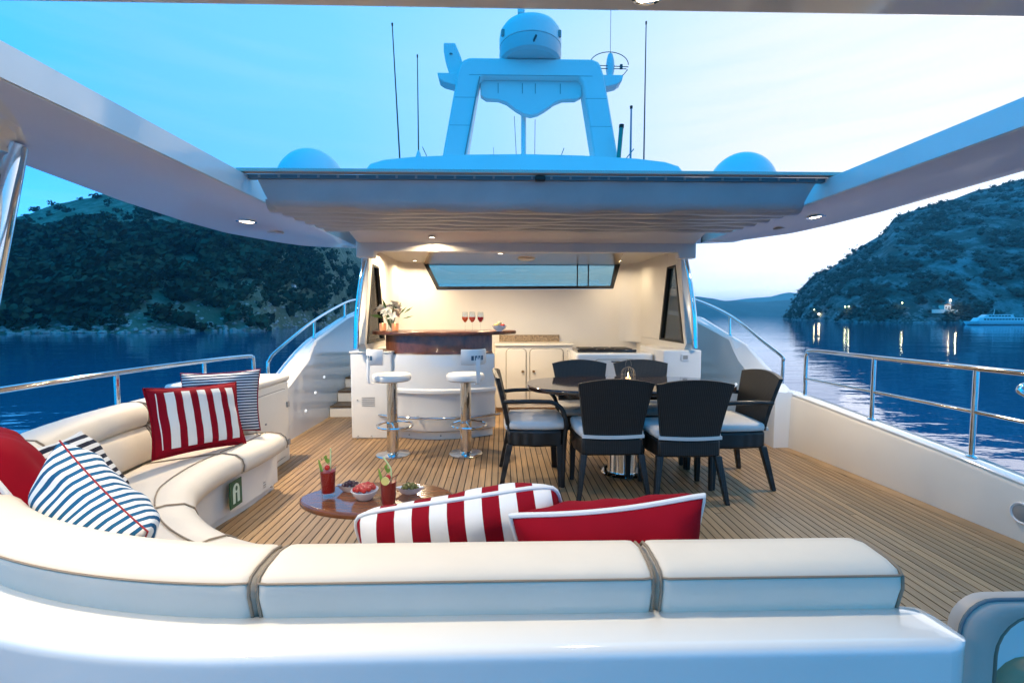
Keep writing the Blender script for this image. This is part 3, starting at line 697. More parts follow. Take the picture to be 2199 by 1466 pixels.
for x in (-.40, -.1, .06, .37): MB().box(mx(x) - .004, mx(x) + .004, 5.794, 5.802, 4.05, 4.17).build('apron_seam', GREYP, ms, smooth=False)
MB().tube([(.02, 5.98, 3.05), (.02, 5.98, 3.86)], .032, 14).build('centre_post', GELM, ms)
MB().tube([(-.06, 5.97, 3.07), (-.10, 5.95, 3.84)], .0035, 6).build('stay_wire', DARKAER, ms)
MB().tube([(.16, 5.97, 3.07), (.165, 5.95, 3.80)], .0035, 6).build('stay_wire', DARKAER, ms)
for s in (-1, 1):
    for z in (3.25, 3.62, 3.95):
        t_ = (z - ZB_) / (ZT_ - .2 - ZB_); xx = mx(s * (BO - .15 + (TO - .12 - BO + .15) * t_))
        MB().box(xx - .13, xx + .13, 5.6985, 5.7005, z, z + .004).build('panel_joint', GREYP, ms, smooth=False)
    for z in (3.12, 3.16): MB().lathe([(.012, -.006), (.012, .006)], 8, (mx(s * (BO - .17)), 5.697, z)).build('bolt', GREYP, ms)
MB().tube(bez([(mx(-.62), 5.69, 4.19), (mx(-.68), 5.69, 3.9), (mx(-.76), 5.69, 3.5), (mx(-.84), 5.69, 3.1)], 16), .008, 6).build('cable', GREYP, ms)
MB().box(mx(-.75), mx(.75), 5.6975, 5.70, 4.215, 4.219).build('panel_joint', GREYP, ms, smooth=False)
rd = thing('radome', 'white round radar dome on top of the arch mast', 'radar dome', (mc, 5.85, 4.42))
MB().lathe([(.34, 0), (.375, .03), (.385, .10), (.38, .16), (.375, .19)], 40, (mc, 5.85, 4.42)).build('base', mat('grey_white_radome', (.55, .56, .57), .4), rd)
MB().lathe([(.383, .1905), (.383, .30), (.372, .36), (.33, .42), (.24, .465), (.12, .485), (.002, .49)], 40, (mc, 5.85, 4.42)).build('cover', GELM, rd)
for s in (-1, 1): MB().lathe([(.022, -.04), (.022, .03), (.004, .04)], 10, (mc + s * .34, 5.66, 4.69)).build('bolt', GREYP, rd)
MB().tube([(mc, 5.52, 4.43), (mc + .02, 5.47, 4.50), (mc + .045, 5.46, 4.55)], .012, 8).build('horn', DARKAER, rd)
MB().tube([(.0, 6.02, 4.45), (.0, 6.02, 5.3)], .035, 12).build('light_post', GELM, rd)
MB().box(-.055, .03, 5.97, 6.06, 5.12, 5.2).build('post_clamp', GELM, rd, bevel=.01)
pa = thing('flat_aerial', 'tilted flat white aerial on the port mast wing', 'antenna', (-.97, 5.83, 4.26))
MB().prism([(-.90, 4.262), (-.84, 4.262), (-.70, 4.262), (-.72, 4.36), (-.77, 4.50), (-.83, 4.64), (-.97, 4.64), (-.97, 4.54), (-.95, 4.42)], 'y', 5.79, 5.87).build('panel', GELM, pa, bevel=.012)
MB().lathe([(.02, 0), (.02, .008)], 12, (-.88, 5.785, 4.5)).build('stud', GREYP, pa)
ga = thing('loop_aerial', 'spindle aerial with a wire loop on the starboard mast wing', 'antenna', (1.09, 5.83, 4.26))
MB().lathe([(.035, 0), (.05, .08), (.055, .14), (.045, .22), (.028, .285), (.01, .30)], 16, (1.09, 5.83, 4.262)).build('spindle', AERIAL, ga)
MB().tube([(1.09, 5.83, 4.55), (1.09, 5.83, 5.1)], .003, 6).build('whip', DARKAER, ga)
MB().tube([(1.07 + .24 * math.cos(R(a)), 5.80, 4.41 + .15 * math.sin(R(a))) for a in range(0, 190, 10)] + [(.86, 5.80, 4.40), (1.31, 5.80, 4.385)], .005, 6).build('loop', DARKAER, ga)
MB().tube([(.86, 5.80, 4.36), (1.28, 5.80, 4.36), (1.30, 5.80, 4.35), (1.25, 5.80, 4.29), (1.17, 5.82, 4.262)], .005, 6).build('loop', DARKAER, ga)
MB().box(1.205, 1.235, 5.785, 5.815, 4.36, 4.41).build('clamp', DARKAER, ga)
def whip(name, label, x, y, z0, z1, r0, r1, m, lean=0, tip=True):
    t = thing(name, label, 'antenna', (x, y, z0)); MB().tube([(x, y, z0), (x + lean, y, z1)], [r0, r1], 8).build('rod', m, t)
    if tip: MB().lathe([(r1 * 1.6, 0), (r1 * 1.8, .03), (.001, .04)], 8, (x + lean, y, z1 - .01)).build('tip', BLACK, t)
    return t
whip('whip_aerial', 'tall leaning whip aerial left of the mast', -1.45, 5.5, 2.9, 4.66, .010, .006, DARKAER, -.075)
w2 = whip('whip_aerial', 'shorter whip aerial rising from a tapered base', -1.24, 5.5, 3.2, 4.31, .008, .005, DARKAER)
MB().lathe([(.05, 0), (.055, .05), (.045, .16), (.02, .24), (.009, .27)], 14, (-1.24, 5.5, 2.98)).build('tapered_base', AERIAL, w2)
whip('whip_aerial', 'tallest straight whip aerial to starboard of the mast', 1.43, 5.5, 2.9, 4.72, .010, .006, DARKAER)
whip('rod_aerial', 'short blue grey rod aerial beside the green tube', 1.27, 5.5, 2.95, 3.76, .014, .010, mat('blue_grey_rod', (.16, .26, .36), .4))
gt = thing('green_tube', 'green tube with a black cap on the raised roof', 'tube', (1.13, 5.5, 3.0))
MB().tube([(1.11, 5.5, 2.95), (1.155, 5.5, 3.53)], .026, 12).build('tube', mat('green_tube_paint', (.03, .25, .20), .4), gt)
MB().tube([(1.155, 5.5, 3.525), (1.158, 5.5, 3.565)], .029, 12).build('cap', BLACK, gt)
nl = tag(MB().lathe([(.10, 0), (.105, .03), (.08, .075), (.03, .095), (.002, .097)], 20, (-1.02, 5.45, 3.02)).build('mushroom_aerial', AERIAL), 'small white mushroom aerial at the foot of the mast', 'antenna')
for x, s in ((-2.45, 'port'), (2.56, 'starboard')):
    d = thing('satellite_dome', 'white satellite dome on the %s roof wing' % s, 'satellite dome', (x, 5.4, 2.33))
    MB().lathe([(.22, 0), (.20, .10), (.20, .16), (.34, .20)], 32, (x, 5.4, 2.33)).build('pedestal', GELM, d)
    MB().lathe([(.34, .2005), (.375, .30), (.39, .42)] + [(.39 * math.cos(R(a)), .44 + .44 * math.sin(R(a))) for a in range(6, 90, 7)] + [(.002, .88)], 40, (x, 5.4, 2.33)).build('dome', GELM, d)

# ================================================================== BAR AND GALLEY
# ---- curved bar
BC = (-.95, 5.78)
def bar_arc(r, a=35, n=24): return [(BC[0] + r * math.sin(R(-a + 2 * a * k / n)), BC[1] - r * math.cos(R(-a + 2 * a * k / n))) for k in range(n + 1)]
bar = thing('bar_counter', 'curved white bar with a dark mahogany top', 'bar', (-.95, 4.9, 0))
rg = []
prof = [(.99, 0.0), (.99, .075), (1.0, .085), (1.035, .095), (1.04, .11), (1.04, .30), (1.03, .44), (1.05, .49), (1.062, .50), (1.062, .53), (1.03, .545), (1.03, .56), (1.03, .86), (1.025, .895), (1.0, .905), (.85, .905), (.85, 0)]
A = [R(-36 + 72 * k / 40) for k in range(41)]
MB().loft([[(BC[0] + r * math.sin(a), BC[1] - r * math.cos(a), z) for r, z in prof] for a in A]).build('front', GEL, bar, ang=30)
MB().loft([[(BC[0] + r * math.sin(a), BC[1] - r * math.cos(a), z) for r, z in ((.995, .906), (.985, .93), (.985, 1.105), (.93, 1.105), (.93, .906))] for a in [R(-36 + 72 * k / 40) for k in range(41)]]).build('wood_panel', MAHOG, bar, ang=50)
tp = bar_arc(1.09, 41.5, 30) + [(-.10, 5.12), (-.16, 5.32), (-1.60, 5.32), (-1.69, 5.10)]
MB().prism(tp, 'z', 1.106, 1.146).build('counter_top', MAHOG, bar, bevel=.014, seg=3)
MB().tube([(BC[0] + 1.13 * math.sin(R(a)), BC[1] - 1.13 * math.cos(R(a)), .255) for a in range(-34, 37, 2)], .014, 10).build('foot_rail', CHROME, bar)
for a in (-33, -11, 12, 33):
    MB().tube([(BC[0] + r * math.sin(R(a)), BC[1] - r * math.cos(R(a)), .255) for r in (1.03, 1.13)], .009, 8).build('rail_bracket', CHROME, bar)
for a in (-18, 2, 20): MB().lathe([(.008, -.006), (.008, .006)], 8, (BC[0] + .995 * math.sin(R(a)), BC[1] - .995 * math.cos(R(a)), .04)).build('fixing_screw', GREYP, bar)

lk = thing('louvred_locker', 'white locker with louvre slots at the port end of the bar', 'locker', (-1.65, 5.1, 0))
MB().prism(rrect(-1.87, -1.43, 4.83, 5.6, .02), 'z', 0, .915).build('body', GELM, lk, bevel=.012)
MB().prism(rrect(-1.88, -1.42, 4.82, 5.6, .02), 'z', .9155, .935).build('top', CREAMGEL, lk, bevel=.006)
for k in range(5): MB().box(-1.755, -1.615, 4.826, 4.832, .355 + .021 * k, .362 + .021 * k).build('louvre_slot', GREYP, lk, smooth=False)
for x, z in ((-1.80, .42), (-1.80, .03), (-1.66, .03), (-1.60, .15)): MB().lathe([(.008, -.004), (.008, .004)], 8, (x, 4.829, z)).build('fixing_screw', GREYP, lk)

gl = thing('galley_cabinet', 'cream galley cabinet with two doors and a granite upstand', 'cabinet', (.25, 6.3, 0))
MB().box(-.35, .70, 6.10, 6.59, .06, .90).build('carcass', CREAMGEL, gl, bevel=.01)
MB().box(-.36, .71, 6.08, 6.59, .901, .93).build('worktop', CREAMGEL, gl, bevel=.008)
MB().box(-.30, .57, 6.55, 6.592, .931, 1.03).build('granite_upstand', GRANITE, gl, smooth=False)
for x0, x1, kx in ((-.20, .06, .02), (.12, .56, .165)):
    d = MB().prism(rrect(x0, x1, .14, .86, .05), 'y', 6.082, 6.098).build('door', CREAMGEL, gl, bevel=.006)
    MB().tube([(a, 6.0975, b) for a, b in rrect(x0 - .006, x1 + .006, .134, .866, .054)], .0035, 6, loop=True).build('door_gap', mat('painted_gap_shadow', (.16, .13, .10), .7), d)  # dark line standing in for the shade in the groove round each door
    MB().lathe([(.018, -.012), (.018, .012), (.006, .014)], 14, (kx, 6.076, .56)).build('knob', mat('brass_knob', (.30, .20, .10), .3, metal=.8), d)
MB().box(-.34, .69, 6.12, 6.58, .001, .06).build('plinth', MARGIN, gl, smooth=False)
gr = thing('grill_unit', 'white grill unit with a black hob behind the dining table', 'grill', (1.0, 5.3, 0))
MB().prism(rrect(.56, 1.435, 5.02, 5.75, .05), 'z', 0, .895).build('body', GEL, gr, bevel=.03, seg=4)
MB().box(.60, 1.28, 5.16, 5.55, .8955, .925).build('hob', mat('black_hob', (.02, .014, .010), .2, coat=.5), gr, bevel=.006)
for k in range(3): MB().box(.64 + .21 * k, .82 + .21 * k, 5.2, 5.5, .9255, .932).build('hob_grate', BLACK, gr, bevel=.002)
dr_ = MB().prism(rrect(.78, 1.22, .55, .82, .03), 'y', 5.004, 5.018).build('drawer', GEL, gr, bevel=.004)
MB().tube([(a, 5.0185, b) for a, b in rrect(.775, 1.225, .545, .825, .034)], .003, 6, loop=True).build('drawer_gap', MATS['painted_gap_shadow'], dr_)  # groove shade round the drawer, drawn as a dark line
MB().box(.95, 1.05, 4.992, 5.004, .80, .81).build('pull', CHROME, dr_)
sk = thing('socket_locker', 'white locker with a wall socket at the starboard end', 'locker', (1.65, 5.1, 0))
MB().prism(rrect(1.45, 1.86, 4.77, 5.6, .02), 'z', 0, .945).build('body', GELM, sk, bevel=.012)
so = MB().prism(rrect(1.635, 1.725, .835, .91, .008), 'y', 4.758, 4.769).build('socket', PLASTIC, sk, bevel=.002)
MB().prism(rrect(1.655, 1.705, .852, .893, .004), 'y', 4.754, 4.7575).build('socket_flap', GREYP, so, bevel=.001)

# ---- bar stools
def stool(label, loc, ang, rz):
    t = thing('bar_stool', label, 'bar stool', (0, 0, 0), 'stools at the bar')
    MB().lathe([(.157, 0), (.158, .006), (.150, .012), (.06, .018), (.055, .03)], 40).build('base', CHROME, t)
    MB().lathe([(.0555, .0305), (.0555, .31), (.050, .315), (.050, .70)], 28).build('column', CHROME, t)
    ringc = (.03, -.02)
    MB().tube([(ringc[0] + .165 * math.cos(R(a)), ringc[1] + .165 * math.sin(R(a)), .285) for a in range(0, 360, 10)], .011, 8, loop=True).build('foot_ring', CHROME, t)
    for a in (40, 160, 280): MB().tube([(.05 * math.cos(R(a)), .05 * math.sin(R(a)), .315), (ringc[0] + .165 * math.cos(R(a)), ringc[1] + .165 * math.sin(R(a)), .287)], .008, 8).build('ring_arm', CHROME, t)
    MB().lathe([(.05, .70), (.16, .703), (.178, .715), (.182, .735), (.180, .755), (.168, .768), (.10, .775), (.001, .776)], 40).build('seat', WHITEFAB, t)
    c, s = math.cos(ang), math.sin(ang)
    def loc_(r, q, z): return (c * r - s * q, s * r + c * q, z)
    br = [loc_(r, 0, z) for r, z in ((.10, .712), (.21, .695), (.235, .705), (.24, .75), (.235, .90), (.232, .95))]
    MB().loft([[Vector(p) + Vector(loc_(d * .006, w * .02, 0)) for d, w in ((-1, -1), (1, -1), (1, 1), (-1, 1))] for p in br]).build('bracket', PLASTIC, t, bevel=.004)
    pd = []
    for k in range(13):
        a = -50 + 100 * k / 12; rr_ = .215
        pd.append([loc_(.022 + (rr_ + d) * math.cos(R(a)), (rr_ + d) * math.sin(R(a)) * .8, z) for d, z in ((0, .88), (.0, 1.0), (-.012, 1.012), (-.022, 1.0), (-.022, .88), (-.012, .87))])
    p = MB().loft(pd).build('back_pad', WHITEFAB, t, ang=60)
    for k in (-2, -1, 0, 1):
        a = k * 11 + 5
        q = [loc_(.022 + (.2165 + d) * math.cos(R(a + b)), (.2165 + d) * math.sin(R(a + b)) * .8, z) for d in (-.003, .0015) for b, z in ((-3.6, .915), (3.6, .915), (3.6, .955), (-3.6, .955))]
        MB().add(q, [(0, 1, 2, 3), (4, 5, 6, 7), (0, 1, 5, 4), (1, 2, 6, 5), (2, 3, 7, 6), (3, 0, 4, 7)]).build('pad_slot', mat('dark_slot', (.04, .10, .16), .4), p, smooth=False)
    place(t, loc, rz)
stool('chrome bar stool in front of the louvred locker', (-1.30, 4.28, 0), R(222), 0)
stool('chrome bar stool nearest the wicker dining chairs', (-.61, 4.29, 0), R(303), 0)

# ---- things on the bar
CT = 1.147
fl = thing('flower_vase', 'glass vase of white lilies on the bar', 'flowers', (-1.47, 5.0, CT))
MB().lathe([(.04, 0), (.042, .004), (.035, .06), (.05, .16), (.048, .16), (.033, .06), (.037, .008), (.001, .008)], 20, (-1.47, 5.0, CT)).build('vase', GLASS, fl)
fr_ = random.Random(11); PET = mat('white_petal', (.80, .79, .70), .6); LEAF = mat('green_leaf', (.06, .13, .03), .5)
for k in range(30):
    a = fr_.random() * 2 * pi; e = fr_.uniform(-.1, 1.35); q = fr_.uniform(.07, .15) if k < 18 else fr_.uniform(.14, .21)
    c = Vector((-1.47 + q * math.cos(a) * math.cos(e), 5.0 + q * math.sin(a) * math.cos(e), CT + .15 + q * math.sin(e)))
    d = (c - Vector((-1.47, 5.0, CT + .10))).normalized(); u = d.orthogonal().normalized(); v = d.cross(u)
    if k < 18:
        m = MB()
        for j in range(6):
            w = u * math.cos(j * 1.047) + v * math.sin(j * 1.047); n = d.cross(w)
            m.add([c, c + w * .034 + d * .03 + n * .020, c + w * .066 + d * .030, c + w * .034 + d * .03 - n * .020, c + w * .03 + d * .022], [(0, 1, 4), (1, 2, 4), (2, 3, 4), (3, 0, 4)])
        m.build('lily', PET, fl)
        MB().tube([(-1.47, 5.0, CT + .02), tuple(c)], .003, 5).build('stem', LEAF, fl)
    else:
        w = u
        MB().add([c - d * .07, c + w * .014, c + d * .07, c - w * .014, c + v * .008], [(0, 1, 4), (1, 2, 4), (2, 3, 4), (3, 0, 4)]).build('leaf', LEAF, fl)
for x, lab in ((-1.53, 'lit candle holder beside the lily stems'), (-1.40, 'lit candle holder on the bar nearer the wine glasses')):
    c = thing('candle_holder', lab, 'candle', (x, 4.87, CT))
    MB().lathe([(.032, 0), (.036, .008), (.037, .085), (.034, .085), (.033, .01), (.001, .01)], 20, (x, 4.87, CT)).build('cup', mat('frosted_amber_glass', (.9, .55, .35), .35, trans=.6), c)
    MB().lathe([(.030, .011), (.030, .05), (.004, .052)], 16, (x, 4.87, CT)).build('candle', mat('glowing_wax', (.9, .6, .35), .5, emit=(1, .55, .22, 2.2)), c)
    MB().lathe([(.001, .053), (.006, .062), (.004, .076), (.0005, .09)], 8, (x, 4.87, CT)).build('flame', mat('candle_flame', (1, .8, .4), .5, emit=(1, .72, .3, 25)), c)
for x, y, c, lab in ((-.655, 4.86, (.75, .10, .02), 'wine glass with orange red drink standing apart from the other two'), (-.575, 4.80, (.72, .06, .02), 'wine glass with red orange drink between two others'), (-.49, 4.84, (.5, .01, .015), 'wine glass with deep red drink beside the fruit bowl')):
    g = thing('wine_glass', lab, 'wine glass', (x, y, CT), 'wine glasses on the bar')
    MB().lathe([(.033, 0), (.033, .003), (.006, .006), (.004, .01), (.004, .085), (.012, .095), (.032, .125), (.036, .155), (.029, .205), (.0275, .205), (.034, .155), (.030, .127), (.010, .098), (.001, .096)], 22, (x, y, CT)).build('glass', GLASS, g)
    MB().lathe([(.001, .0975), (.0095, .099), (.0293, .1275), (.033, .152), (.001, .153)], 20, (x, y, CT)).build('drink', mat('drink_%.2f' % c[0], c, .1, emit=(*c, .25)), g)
fb = thing('fruit_bowl', 'white bowl of fruit at the end of the bar top', 'bowl', (-.29, 4.88, CT))
MB().lathe([(.035, 0), (.035, .008), (.065, .03), (.08, .06), (.075, .06), (.06, .032), (.03, .014), (.001, .014)], 24, (-.29, 4.88, CT)).build('bowl', CHINA, fb)
for k, (dx, dy, dz, r, c) in enumerate(((-.035, -.02, .05, .030, (.75, .55, .15)), (.035, -.025, .052, .028, (.55, .05, .03)), (0, .035, .05, .03, (.70, .45, .12)), (0, -.005, .075, .028, (.72, .60, .30)), (-.045, .02, .055, .024, (.7, .25, .15)))):
    MB().lathe([(r * math.cos(R(a)) + .0005, r * math.sin(R(a))) for a in range(-90, 91, 18)], 14, (-.29 + dx, 4.88 + dy, CT + dz)).build('fruit', mat('fruit_%d' % k, c, .35, var=(40, .2)), fb)

# ================================================================== DINING SET
def make_chair(arms):
    t = thing('dining_chair', '', 'chair', (0, 0, 0), 'wicker chairs round the dining table')
    # seat frame, woven apron
    fr0 = [(-.245, .22), (.245, .22), (.255, .0), (.22, -.20), (-.22, -.20), (-.255, .0)]
    MB().prism(fr0, 'z', .315, .445).build('apron', WICKER, t, bevel=.02)
    # loose cushion
    cu = MB(); rg = []
    for z, k in ((.446, .93), (.452, .985), (.475, 1.0), (.497, .985), (.508, .94), (.512, .80)):
        rg.append([(x * k, (y - .01) * k + .012, z) for x, y in [(-.24, .235), (-.12, .245), (.12, .245), (.24, .235), (.252, .1), (.245, -.08), (.225, -.19), (.1, -.20), (-.1, -.20), (-.225, -.19), (-.245, -.08), (-.252, .1)]])
    c = cu.loft(rg).build('cushion', CUSH, t, ang=75)
    MB().loft([[(-.222 + .444 * k / 12, -.206 - .012 * math.sin(pi * k / 12) - d, z - .006 * math.sin(pi * k / 12)) for d, z in ((0, .448), (.012, .452), (.012, .474), (0, .476))] for k in range(13)]).build('cushion_strap', CUSH, c)
    # flared back, hollowed to the sitter, arched top
    rg = []
    for k in range(17):
        u = -1 + 2 * k / 16; col = []
        for f, yy in ((1, 0), (0, 1)):
            for j in range(9):
                q = j / 8 if yy == 0 else 1 - j / 8
                w = .205 + .060 * q ** 1.3; zt = .885 - .035 * u * u
                z = .445 + (zt - .445) * q
                y = -.20 - .085 * q ** 1.2 - .03 * (1 - u * u) * (.3 + .7 * q) + (.022 if f else -.008)
                col.append((u * w, y, z))
        rg.append(col)
    MB().loft(rg).build('backrest', WICKER, t, ang=60)
    def leg(p0, p1, a, b):
        MB().loft([[(p[0] + sx * s, p[1] + sy * s, p[2]) for sx, sy in ((-1, -1), (1, -1), (1, 1), (-1, 1))] for p, s in ((p0, a), (p1, b))]).build('leg', WICKER, t, bevel=.005)
    for s in (-1, 1):
        leg((s * .205, -.185, .33), (s * .252, -.255, 0), .024, .016)
        leg((s * .222, .195, .33), (s * .228, .205, 0), .024, .017)
        if arms:
            MB().tube(bez([(s * .245, -.23, .665), (s * .262, -.12, .672), (s * .272, .06, .672), (s * .272, .15, .66), (s * .270, .215, .60), (s * .264, .24, .50), (s * .25, .235, .40), (s * .24, .225, .18), (s * .236, .22, .0)], 36), .017, 10).build('arm', WICKER, t)
    return t
plain = make_chair(False); armed = make_chair(True)
CH_ = [(plain, (.525, 3.385), 0, 'armless wicker chair with its back to the sofa, nearer the coffee table'),
       (None, (1.06, 3.33), R(-1), 'armless wicker chair with its back to the sofa, nearer the bulwark'),
       (None, (.49, 4.12), R(180), 'wicker chair facing aft in front of the galley doors'),
       (None, (1.09, 4.12), R(180), 'wicker chair facing aft in front of the grill unit'),
       (armed, (-.02, 3.66), R(-90), 'wicker armchair at the table end beside the bar stools'),
       (None, (1.53, 3.57), R(90), 'wicker armchair at the table end beside the bulwark')]
for src, (x, y), rz, lab in CH_:
    if src is None: src = copy_tree(last)
    last = src; src['label'] = lab; place(src, (x, y, 0), rz)

dt = thing('dining_table', 'dark lacquered oval dining table on a chrome pedestal', 'table', (.80, 3.76, 0))
def sup(a, b, cx, cy, e=2.7, n=64): return [(cx + a * math.copysign(abs(math.cos(2 * pi * k / n)) ** (2 / e), math.cos(2 * pi * k / n)), cy + b * math.copysign(abs(math.sin(2 * pi * k / n)) ** (2 / e), math.sin(2 * pi * k / n))) for k in range(n)]
MB().prism(sup(.86, .44, .80, 3.78), 'z', .712, .75).build('table_top', TABLE, dt, bevel=.012, seg=3)
MB().prism(sup(.62, .26, .80, 3.78), 'z', .655, .711).build('under_frame', TABLE, dt)
MB().lathe([(.17, 0), (.172, .008), (.165, .016), (.125, .02), (.12, .03), (.12, .64), (.17, .655)], 44, (.745, 3.74, 0)).build('pedestal', CHROME, dt)
ln = thing('lantern', 'small wire birdcage lantern with a lit candle on the dining table', 'lantern', (.82, 3.86, .751))
LX, LY, LZ = .82, 3.86, .751
MB().lathe([(.062, 0), (.062, .006), (.001, .008)], 24, (LX, LY, LZ)).build('base', GREYP, ln)
wire = mat('lantern_wire', (.25, .20, .15), .4, metal=.6)
for k in range(14):
    a = 2 * pi * k / 14; MB().tube([(LX + r * math.cos(a), LY + r * math.sin(a), LZ + z) for r, z in ((.060, .004), (.060, .075), (.055, .095), (.040, .113), (.016, .125), (.004, .13))], .0016, 5).build('cage_wire', wire, ln)
for z in (.03, .06): MB().tube([(LX + .060 * math.cos(R(a)), LY + .060 * math.sin(R(a)), LZ + z) for a in range(0, 360, 15)], .0014, 5, loop=True).build('cage_hoop', wire, ln)
MB().tube([(LX + .026 * math.cos(R(a)), LY, LZ + .135 + .055 * math.sin(R(a))) for a in range(0, 181, 12)], .0018, 6).build('handle', wire, ln)
MB().lathe([(.022, .009), (.022, .035), (.003, .037)], 14, (LX, LY, LZ)).build('candle', mat('glowing_wax', (.9, .6, .35), .5), ln)
MB().lathe([(.001, .038), (.007, .048), (.004, .064), (.0005, .08)], 8, (LX, LY, LZ)).build('flame', MATS['candle_flame'], ln)

# ================================================================== SOFA
RR = 1.97; L1 = 1.46; L2 = RR * pi / 2; L3 = .55
def sp_(s, w):
    if s < L1: return (.66 - s, 1.0 + w)
    if s < L1 + L2:
        a = (s - L1) / RR; return (-.8 - (RR - w) * math.sin(a), 1.0 + RR - (RR - w) * math.cos(a))
    return (-.8 - RR + w, 1.0 + RR + s - L1 - L2)
def sweep(s0, s1, prof, soft=0, step=.05, mb=None):
    n = max(4, int((s1 - s0) / step)); ss_ = [s0 + (s1 - s0) * k / n for k in range(n + 1)]
    if soft: ss_ = [s0, s0 + soft * .25, s0 + soft * .7, s0 + soft * 1.3] + [s for s in ss_ if s0 + soft * 1.8 < s < s1 - soft * 1.8] + [s1 - soft * 1.3, s1 - soft * .7, s1 - soft * .25, s1]
    rg = []
    for s in ss_:
        p = prof(s) if callable(prof) else prof
        if soft:
            d = min(s - s0, s1 - s); k = 1 if d > soft else 1 - .5 * (1 - math.sqrt(max(0, 1 - (1 - d / soft) ** 2)))
            cw = sum(q[0] for q in p) / len(p); cz = sum(q[1] for q in p) / len(p); sh = soft * .9
            p = [(w + (cw - w) * min(1, (1 - k) * sh * 2 / max(.02, abs(w - cw))), z + (cz - z) * min(1, (1 - k) * sh * 2 / max(.02, abs(z - cz)))) for w, z in p]
        rg.append([(*sp_(s, w), z) for w, z in p])
    return (mb or MB()).loft(rg)
def ring_pipe(s, prof, r=.006, k=1.0):
    cw = sum(q[0] for q in prof) / len(prof); cz = sum(q[1] for q in prof) / len(prof)
    P = []
    for w, z in prof:
        d = math.hypot(w - cw, z - cz); f = max(0, 1 - k / d); P.append((*sp_(s, cw + (w - cw) * f), cz + (z - cz) * f))
    return MB().tube(P, r, 7, loop=True)
def wmax(s): return lerp(s, [(0, .74), (3.6, .745), (4.3, .82), (4.7, .875), (6, .88)])
sofa = thing('curved_sofa', 'cream vinyl corner sofa on a white moulded base', 'sofa', (-1.9, 1.9, 0))
# moulded white base: outer shell, rounded coaming and seat plinth
co_ = [(-.118, 0), (-.118, .617), (-.1165, .630), (-.112, .639), (-.104, .645), (-.094, .6465), (-.07, .647), (-.02, .6465), (.01, .644), (.03, .63), (.03, .33), (.05, .30), (.05, 0)]
m = sweep(-.005, 5.08, co_, 0, .05)
co_o = m.build('coaming', GEL, sofa, ang=40)
# rounded starboard end of the coaming
rg = []
for k in range(9):
    a = R(90 * k / 8); q = .07 * math.sin(a); sh = .07 * (1 - math.cos(a))
    rg.append([(.665 + q, 1.0 + max(-.118 + sh, min(.05 - sh, w)), z - (.02 * (1 - math.cos(a)) if z > .5 else 0)) for w, z in co_])
MB().loft(rg).build('coaming_end', GEL, sofa, ang=40)
def base_p(s): b = wmax(s) - .085; return [(.051, 0), (b - .03, 0), (b - .03, .045), (b, .055), (b, .30), (.051, .30)]
seat_base = sweep(.0, 5.03, base_p, 0, .06).build('seat_base', GELM, sofa, ang=40)
BOL = [(.012, .60), (-.003, .66), (-.012, .70), (-.010, .728), (.002, .742), (.03, .750), (.10, .754), (.14, .745), (.165, .72), (.178, .68), (.175, .63), (.16, .603)]
PAD = [(.035, .37), (.035, .598), (.12, .600), (.155, .588), (.178, .555), (.192, .50), (.20, .42), (.185, .372)]
def seat_p(s):
    w = wmax(s); return [(.21, .31), (.21, .36), (.25, .382), (w - .20, .432), (w - .12, .437), (w - .05, .425), (w - .012, .395), (w, .355), (w - .006, .315), (w - .03, .297), (w - .06, .303)]
BSEG = [-.005, .575, 1.485, 3.615, 4.62, 5.04]
for a, b in zip(BSEG, BSEG[1:]):
    c = sweep(a + .003, b - .003, BOL, .024).build('back_bolster', VINYL, sofa, ang=70)
    MB().tube([(*sp_(a + .011 + (b - a - .022) * k / 40, -.0105 + (.004 if k in (0, 40) else 0)), .7305) for k in range(41)], .0028, 6).build('piping', PIPING, c)
    for s in (a + .0095, b - .0095): ring_pipe(s, BOL, .004, .0055).build('piping', PIPING, c)
    p = sweep(a + .003, b - .003, PAD, .022).build('back_pad', VINYL, sofa, ang=70)
    for s in (a + .0095, b - .0095): ring_pipe(s, PAD, .004, .005).build('piping', PIPING, p)
SSEG = [.05, .9, 1.75, 2.42, 3.20, 4.47, 5.03]
for a, b in zip(SSEG, SSEG[1:]):
    c = sweep(a + .004, b - .004, seat_p, .03).build('seat_cushion', VINYL, sofa, ang=70)
    MB().tube([(*sp_(a + .03 + (b - a - .06) * k / 24, wmax(a + (b - a) * k / 24) - .16), .4405) for k in range(25)], .0035, 6).build('piping', PIPING, c)
    MB().tube([(*sp_(b - .004, w), z + .002) for w, z in seat_p(b)[1:9]], .0045, 6).build('piping', PIPING, c)
# life jacket locker sign on the seat base
sx = -.8 - RR + (.88 - .085)
sg = MB().box(sx - .002, sx + .004, 2.83, 2.96, .10, .27).build('locker_sign', mat('sign_green', (.01, .10, .055), .4), seat_base)
SW = mat('sign_white', (.62, .78, .68), .5)
ya, za = 2.895, .205
outer = [(ya + .036, .125)] + [(ya + .036 * math.cos(R(t)), za + .045 * math.sin(R(t))) for t in range(0, 181, 15)] + [(ya - .036, .125), (ya - .012, .125), (ya - .010, .17)] + [(ya - .010, .19), (ya + .010, .19), (ya + .010, .17), (ya + .012, .125)]
MB().prism(outer, 'x', sx + .0045, sx + .006).build('jacket_symbol', SW, sg, smooth=False)
MB().add([(sx + .0075, ya + .012 * math.cos(R(t)), .218 + .016 * math.sin(R(t))) for t in range(0, 360, 24)], [tuple(range(15))]).build('neck_hole', MATS['sign_green'], sg, smooth=False)
for y, z, a, b in ((3.235, .10, .03, .006), (3.235, .12, .024, .006), (3.235, .085, .03, .004)): MB().box(sx - .001, sx + .0015, y, y + a, z, z + b).build('small_print', GREYP, seat_base, smooth=False)
